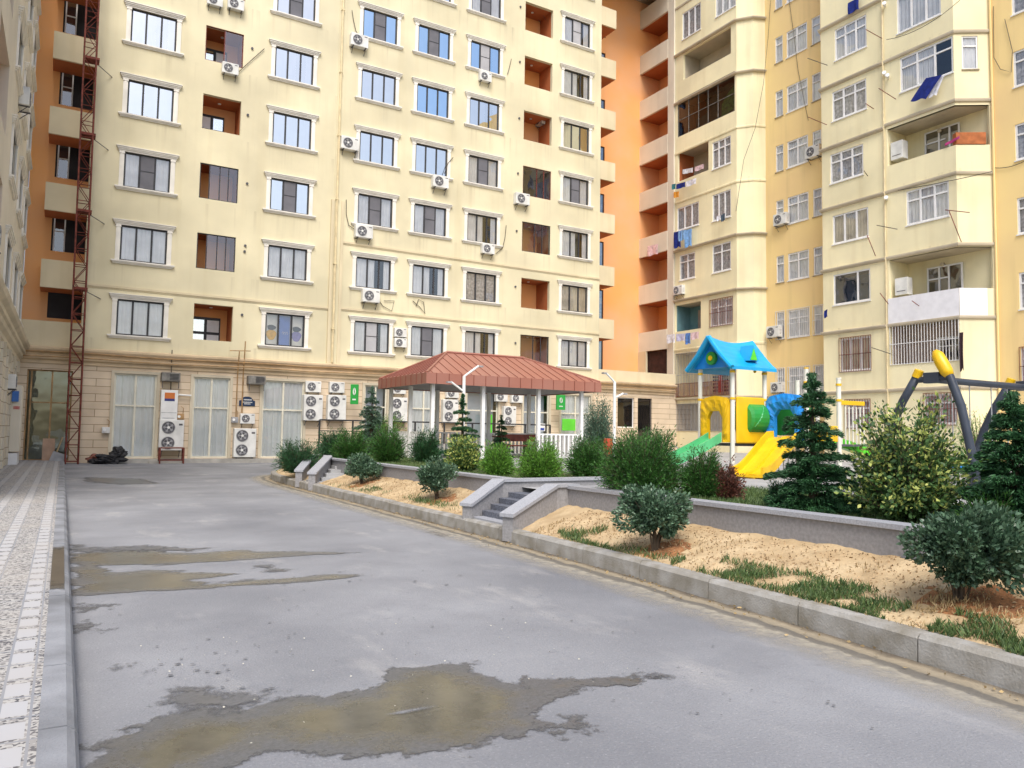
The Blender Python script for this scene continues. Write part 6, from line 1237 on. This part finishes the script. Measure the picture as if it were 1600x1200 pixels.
def shoots(p, wd, h, lb, n_sh=90, seed=0, cat='shrub', nm='variegated_shrub', m=F_var, mt=F_yel, leaf=.05, tipf=.45, group=None, width=.55, up=.6, per=60):
    """bush of many arching shoots carrying leaves, yellow toward the tips"""
    r = thing(nm, lb, cat, p, group, world=False); rng = np.random.default_rng(seed); CC = []; DD = []; T = []
    q = MB()
    for i in range(n_sh):
        a = rng.uniform(0, 6.283); el = rng.uniform(.03, 1); rr = wd / 2 * math.sqrt(1 - el * el * .75) * rng.uniform(.55, 1.08); hh = h * (.22 + .78 * el) * rng.uniform(.62, 1.12); tip = np.array([math.cos(a) * rr, math.sin(a) * rr, hh]); st_ = np.array([tip[0] * .12, tip[1] * .12, .02]); mid = st_ + (tip - st_) * .5 + np.array([0, 0, hh * .12])
        t = rng.uniform(.12, 1.02, per)[:, None]; P = (1 - t) ** 2 * st_ + 2 * t * (1 - t) * mid + t * t * tip; dr = 2 * (1 - t) * (mid - st_) + 2 * t * (tip - mid); dr /= np.linalg.norm(dr, axis=1, keepdims=True); o = rng.normal(size=(per, 3)); CC.append(P + o * leaf * .75); DD.append(dr * up + o * .6); T.append(t[:, 0])
        q.tube([tuple(st_), tuple(mid), tuple(tip)], [.009, .006, .002], BK, 4)
    C = np.concatenate(CC); D = np.concatenate(DD); t = np.concatenate(T); C[:, 2] = np.maximum(C[:, 2], .01); sz = rng.uniform(.65, 1.25, len(C)); y = (rng.uniform(size=len(C)) < tipf * np.clip((t - .55) * 2.6, 0, 1.)) if mt else np.zeros(len(C), bool)
    leaf_obj('foliage', C[~y], D[~y], leaf * sz[~y], leaf * width * sz[~y], m, r, rng=rng)
    if mt: leaf_obj('yellow_tips', C[y], D[y], leaf * sz[y], leaf * width * sz[y], mt, r, rng=rng)
    q.build('stem', r); return r
def conifer(p, wd, h, lb, seed=0, layers=13, m=F_con, n_leaf=26000, nl=.045, cat='conifer', droop=.1, group=None, lean=0, taper=.75, low=.04):
    r = thing('conifer', lb, cat, p, group, world=False); rng = np.random.default_rng(seed); q = MB(); q.tube([(0, 0, -.05), (0.01, 0, h * .5), (lean * .3, 0, h * .97)], [.035 * h, .02 * h, .004], BK, 7); q.build('trunk', r); CC = []; DD = []; q = MB(); tot = 0; BR = []
    for k in range(layers):
        t = low + (1 - low) * k / layers; nb = max(3, int(11 * (1 - t) + 3)); a0 = rng.uniform(0, 6.28)
        for j in range(nb):
            a = a0 + 6.283 * j / nb + rng.normal() * .25; ln = wd / 2 * ((1 - t) ** taper) * rng.uniform(.45, 1.22) + .03 * wd; BR.append((a, ln, h * t + rng.normal() * h * .018))
    tl = sum(b[1] for b in BR)
    for a, ln, z in BR:
        n = int(n_leaf * ln / tl) + 6; u = rng.uniform(.08, 1, n) ** .75; wv = .17 * wd * np.sin(np.pi * np.clip(u * .86 + .12, 0, 1)) * (ln / (wd / 2) + .25); s = rng.normal(size=n) * .42; x = u * ln; y = s * wv; zz = z + ln * (.34 * u - (.30 + droop) * u * u) - np.abs(s) * .05 * wd * .5 + rng.normal(size=n) * .028 * wd * .6
        ca, sa = math.cos(a), math.sin(a); CC.append(np.stack([ca * x - sa * y, sa * x + ca * y, zz], 1)); dx = np.ones(n); dy = np.sign(s) * rng.uniform(.2, 1.0, n); dz = rng.normal(size=n) * .35 - .15; DD.append(np.stack([ca * dx - sa * dy, sa * dx + ca * dy, dz], 1))
        q.tube([(0, 0, z), (ca * ln * .5, sa * ln * .5, z + ln * .1), (ca * ln * .95, sa * ln * .95, z + ln * .02)], [.008 * h, .005 * h, .002], BK, 4)
    q.build('branches', r); n = int(n_leaf * .04); CC.append(np.stack([rng.normal(size=n) * .02 + lean * .3, rng.normal(size=n) * .02, h * rng.uniform(.8, 1.02, n)], 1)); DD.append(np.stack([rng.normal(size=n) * .6, rng.normal(size=n) * .6, np.ones(n)], 1))
    C = np.concatenate(CC); D = np.concatenate(DD); C[:, 2] = np.maximum(C[:, 2], .005); leaf_obj('crown', C, D, nl * rng.uniform(.6, 1.4, len(C)), nl * .26, m, r, rng=rng); return r
def at(u, v, z=.58): p = W(u, v, z=z); return (p.x, p.y, z)
def ppm(p): return FPX / (p[1] * CAMF.y + p[0] * CAMF.x)
BG = 'round grey green shrubs on the sandy bank'; SHP = []
for i, ((x, y), wd, h, lb) in enumerate((((5.50, 3.12), .94, .66, 'largest and nearest grey green shrub on the sandy bank at the right edge'), ((5.42, 6.25), .78, .74, 'grey green shrub on the bank right of the near stairs'), ((5.62, 12.1), .80, .68, 'grey green shrub on the bank just left of the near stairs'), ((5.66, 16.1), .80, .62, 'grey green shrub on the bank next to the far stairs'))):
    z = soil_z(x, y) - .01; SHP.append((x, y)); shrub((x, y, z), wd, h, lb, [12500, 9000, 6500, 5500][i], [.043, .043, .05, .054][i], 20 + i, group=BG)
def T(kind, u0, u1, vt, vb, lb, z=.58, dist=None, wk=1., **k):
    uc = (u0 + u1) / 2; p = at(uc, vb, z) if dist is None else (lambda q: (q.x, q.y, z))(W(uc, vb, y=dist)); s = ppm(p); w_ = (u1 - u0) / s * wk; h = ((W(uc, vt, y=p[1]).z) - z); return kind(p, w_, h, lb, **k)
J = dict(nm='juniper_bush', mt=None, cat='juniper', width=.22, up=1.0)
T(shoots, 425, 503, 686, 739, 'dark green bush at the far end of the bank beside a lump of rock', z=.30, seed=41, m=F_con, n_sh=150, leaf=.07, per=90, **J)
T(shoots, 490, 552, 666, 716, 'dark juniper, farthest left of the planting behind the wall', seed=42, m=F_con, n_sh=140, leaf=.075, per=90, **J)
T(conifer, 548, 610, 606, 712, 'pale grey green upright conifer with a pointed top left of the gazebo', seed=43, m=F_cong, wk=1.15, n_leaf=14000, nl=.085)
T(shoots, 515, 580, 672, 720, 'mid green juniper at the foot of the grey conifer, left side', seed=44, m=F_jun, n_sh=150, leaf=.075, per=90, **J)
T(shoots, 572, 637, 668, 724, 'mid green juniper at the foot of the grey conifer, right side', seed=45, m=F_jun, n_sh=160, leaf=.075, per=90, **J)
T(shoots, 638, 692, 672, 724, 'dark upright spiky bush under the left front post of the gazebo', seed=46, m=F_con, n_sh=140, leaf=.08, per=80, **J)
T(conifer, 690, 752, 618, 728, 'layered dark conifer in front of the white lamp post by the gazebo', seed=47, wk=1.1, n_leaf=12000, nl=.075, layers=8, droop=.0)
T(shoots, 694, 752, 680, 738, 'yellow variegated bush below the layered conifer', seed=48, n_sh=110, leaf=.07, per=60, tipf=.6)
T(shoots, 748, 806, 694, 745, 'yellowish green bush left of the bright green cypress', seed=49, m=F_junb, n_sh=150, leaf=.065, per=80, **J)
T(conifer, 763, 802, 650, 716, 'small layered conifer seen against the gazebo bench', seed=50, n_leaf=6000, nl=.08, layers=7, wk=1.1)
T(shoots, 803, 884, 688, 752, 'bright green rounded cypress above the near stairs', seed=51, m=F_junb, n_sh=260, leaf=.05, per=110, **J)
T(shoots, 880, 960, 682, 748, 'mid green juniper between the bright cypress and the big dark juniper', seed=52, m=F_jun, n_sh=220, leaf=.06, per=100, **J)
T(shoots, 928, 1075, 672, 778, 'widest dark green juniper behind the wall right of the near stairs', seed=53, m=F_jun, n_sh=420, leaf=.05, per=130, **J)
T(shoots, 1060, 1135, 702, 782, 'dark green bush left of the red brown shrub', seed=54, m=F_jun, n_sh=240, leaf=.045, per=110, **J)
T(shoots, 1112, 1160, 722, 784, 'red brown leaved low shrub at the foot of the yellow slide', seed=55, m=F_red, nm='red_shrub', mt=None, n_sh=90, leaf=.04, per=70, width=.4, up=.9)
T(conifer, 1190, 1350, 588, 806, 'tall dark conifer standing in front of the play set', seed=56, n_leaf=42000, nl=.048, layers=13, wk=.88, droop=.02, taper=.62)
T(shoots, 1328, 1508, 632, 822, 'large yellow variegated bush left of the swing leg', seed=57, n_sh=230, leaf=.052, per=85, tipf=.42)
T(conifer, 1508, 1668, 618, 842, 'big dark green conifer cut by the right picture edge', seed=58, n_leaf=60000, nl=.048, layers=13, m=F_con, droop=.02, taper=.6)
T(shoots, 1500, 1600, 770, 842, 'low green juniper at the foot of the right edge conifer', seed=59, m=F_jun, n_sh=160, leaf=.04, per=100, **J)
T(shoots, 905, 962, 618, 712, 'greyish pale tall bush behind the right end of the gazebo', seed=60, m=F_cong, n_sh=160, leaf=.09, per=90, dist=26., nm='tall_bush', mt=None, width=.3, up=1.0)
T(shoots, 962, 1050, 668, 740, 'green hedge like bush behind the wide juniper', seed=61, m=F_jun, n_sh=200, leaf=.06, per=90, z=.58, **J)
T(shoots, 1195, 1250, 750, 800, 'low green bush at the left foot of the tall conifer', seed=62, m=F_con, n_sh=120, leaf=.04, per=80, **J)
T(shoots, 1490, 1580, 640, 770, 'pale yellow green shrub behind the swing leg', seed=63, m=F_junb, n_sh=150, leaf=.05, per=80, dist=8.6, **J)
T(shoots, 555, 640, 640, 705, 'light green shrub behind the grey conifer near the gazebo', seed=64, m=F_junb, n_sh=120, leaf=.08, per=80, dist=27., **J)
# rocks and rubble at the far end of the bank
lumpy((5.95, 22.4, .3), .34, M['soil'], 4, 'earth_lump', 'earthy lump of rock beside the farthest bush of the bank', 'rock', (1.2, .8, .6))
# grass
def grass(name, zones, h, seed, m=F_grass, zf=None):
    rng = np.random.default_rng(seed); CC = []
    for (ya, yb, oa, ob, n) in zones:
        c = rng.uniform(size=(max(3, n // 130), 2)); idx = rng.integers(0, len(c), n); pts = c[idx] + rng.normal(size=(n, 2)) * np.array([.12, .24])
        for u, v in pts:
            u = min(max(u, 0), 1); y = ya + (yb - ya) * u; o = oa + (ob - oa) * min(max(v, -.05), 1.1); x = kx(y) + o; CC.append((x, y, soil_z(x, y) if zf is None else zf)) if zf is not None or noise.noise(Vector((x * 4, y * 2.6, 9))) > -.16 + .25 * (o - .2) else None
    C = np.array(CC); n = len(C); hh = h * rng.uniform(.4, 1.3, n); D = np.stack([rng.normal(size=n) * .45, rng.normal(size=n) * .45, np.ones(n)], 1); C[:, 2] += hh * .38; o = leaf_obj(name, C, D, hh, .007 + .004 * rng.uniform(size=n), m, rng=rng); o['kind'] = 'stuff'
    return o
grass('grass', [(3.35, 5.3, .16, .50, 5200), (1.7, 3.0, .15, .45, 4600), (5.7, 7.9, .18, .36, 1500), (7.4, 8.4, .25, .6, 350), (10.9, 13.4, .25, .5, 600), (14, 17.2, .22, .45, 650), (-1, 1.5, .15, .6, 1500)], .075, 70)
grass('dry_grass', [(1.6, 8.3, .16, .9, 1300), (10.5, 17.5, .2, .9, 500), (2.6, 3.4, .2, .9, 500)], .06, 71, F_dry)
def grass_up(name, ya, yb, xa, xb, n, h, seed, z=.578):
    rng = np.random.default_rng(seed); C = np.stack([rng.uniform(xa, xb, n), rng.uniform(ya, yb, n), np.full(n, z)], 1); hh = h * rng.uniform(.4, 1.3, n); C[:, 2] += hh * .4; D = np.stack([rng.normal(size=n) * .5, rng.normal(size=n) * .5, np.ones(n)], 1); o = leaf_obj(name, C, D, hh, .009, F_grass, rng=rng); o['kind'] = 'stuff'
grass_up('grass', 1.5, 8.6, 6.45, 9.5, 42000, .10, 72); grass_up('grass', 10.5, 24.5, 6.3, 9.4, 24000, .09, 73)
# clods and crumbs of soil on the bank
rng = np.random.default_rng(8); cl = []
for i in range(5200):
    y = rng.uniform(1.5, 17.8) if i % 3 else rng.uniform(1.5, 8.5)
    if 8.4 < y < 10.6: continue
    x = kx(y) + .15 + rng.uniform(0, 1) * (wx(y) - kx(y) - .2); cl.append((x, y, soil_z(x, y) + .004))
C = np.array(cl); n = len(C); o = leaf_obj('soil_crumbs', C, rng.normal(size=(n, 3)) * np.array([1, 1, .4]), .022 * rng.uniform(.4, 1.6, n), .018, mat('soil_crumb', (.50, .37, .22), .95, .1, 9, island=.8, c2=(.26, .16, .08)), rng=rng, fold=1.2); o['kind'] = 'stuff'
# fallen leaves and litter along the kerb and in the puddle
rng = np.random.default_rng(5); n = 420; yy = rng.uniform(.5, 22, n); xx = np.array([kx(y) for y in yy]) - np.abs(rng.normal(size=n)) * .12 - .01; C = np.stack([xx, yy, np.full(n, .018)], 1); D = rng.normal(size=(n, 3)) * np.array([1, 1, .05]); o = leaf_obj('fallen_leaves', C, D, .035, .018, F_dry, rng=rng); o['kind'] = 'stuff'
n = 60; C = np.stack([rng.uniform(.4, 3.2, n), rng.uniform(3.6, 5.6, n), np.full(n, .013)], 1); D = rng.normal(size=(n, 3)) * np.array([1, 1, .05]); o = leaf_obj('fallen_leaves', C, D, .014, .009, mat('pale_flakes', (.6, .57, .48), .8), rng=rng); o['kind'] = 'stuff'
bpy.context.view_layer.update()
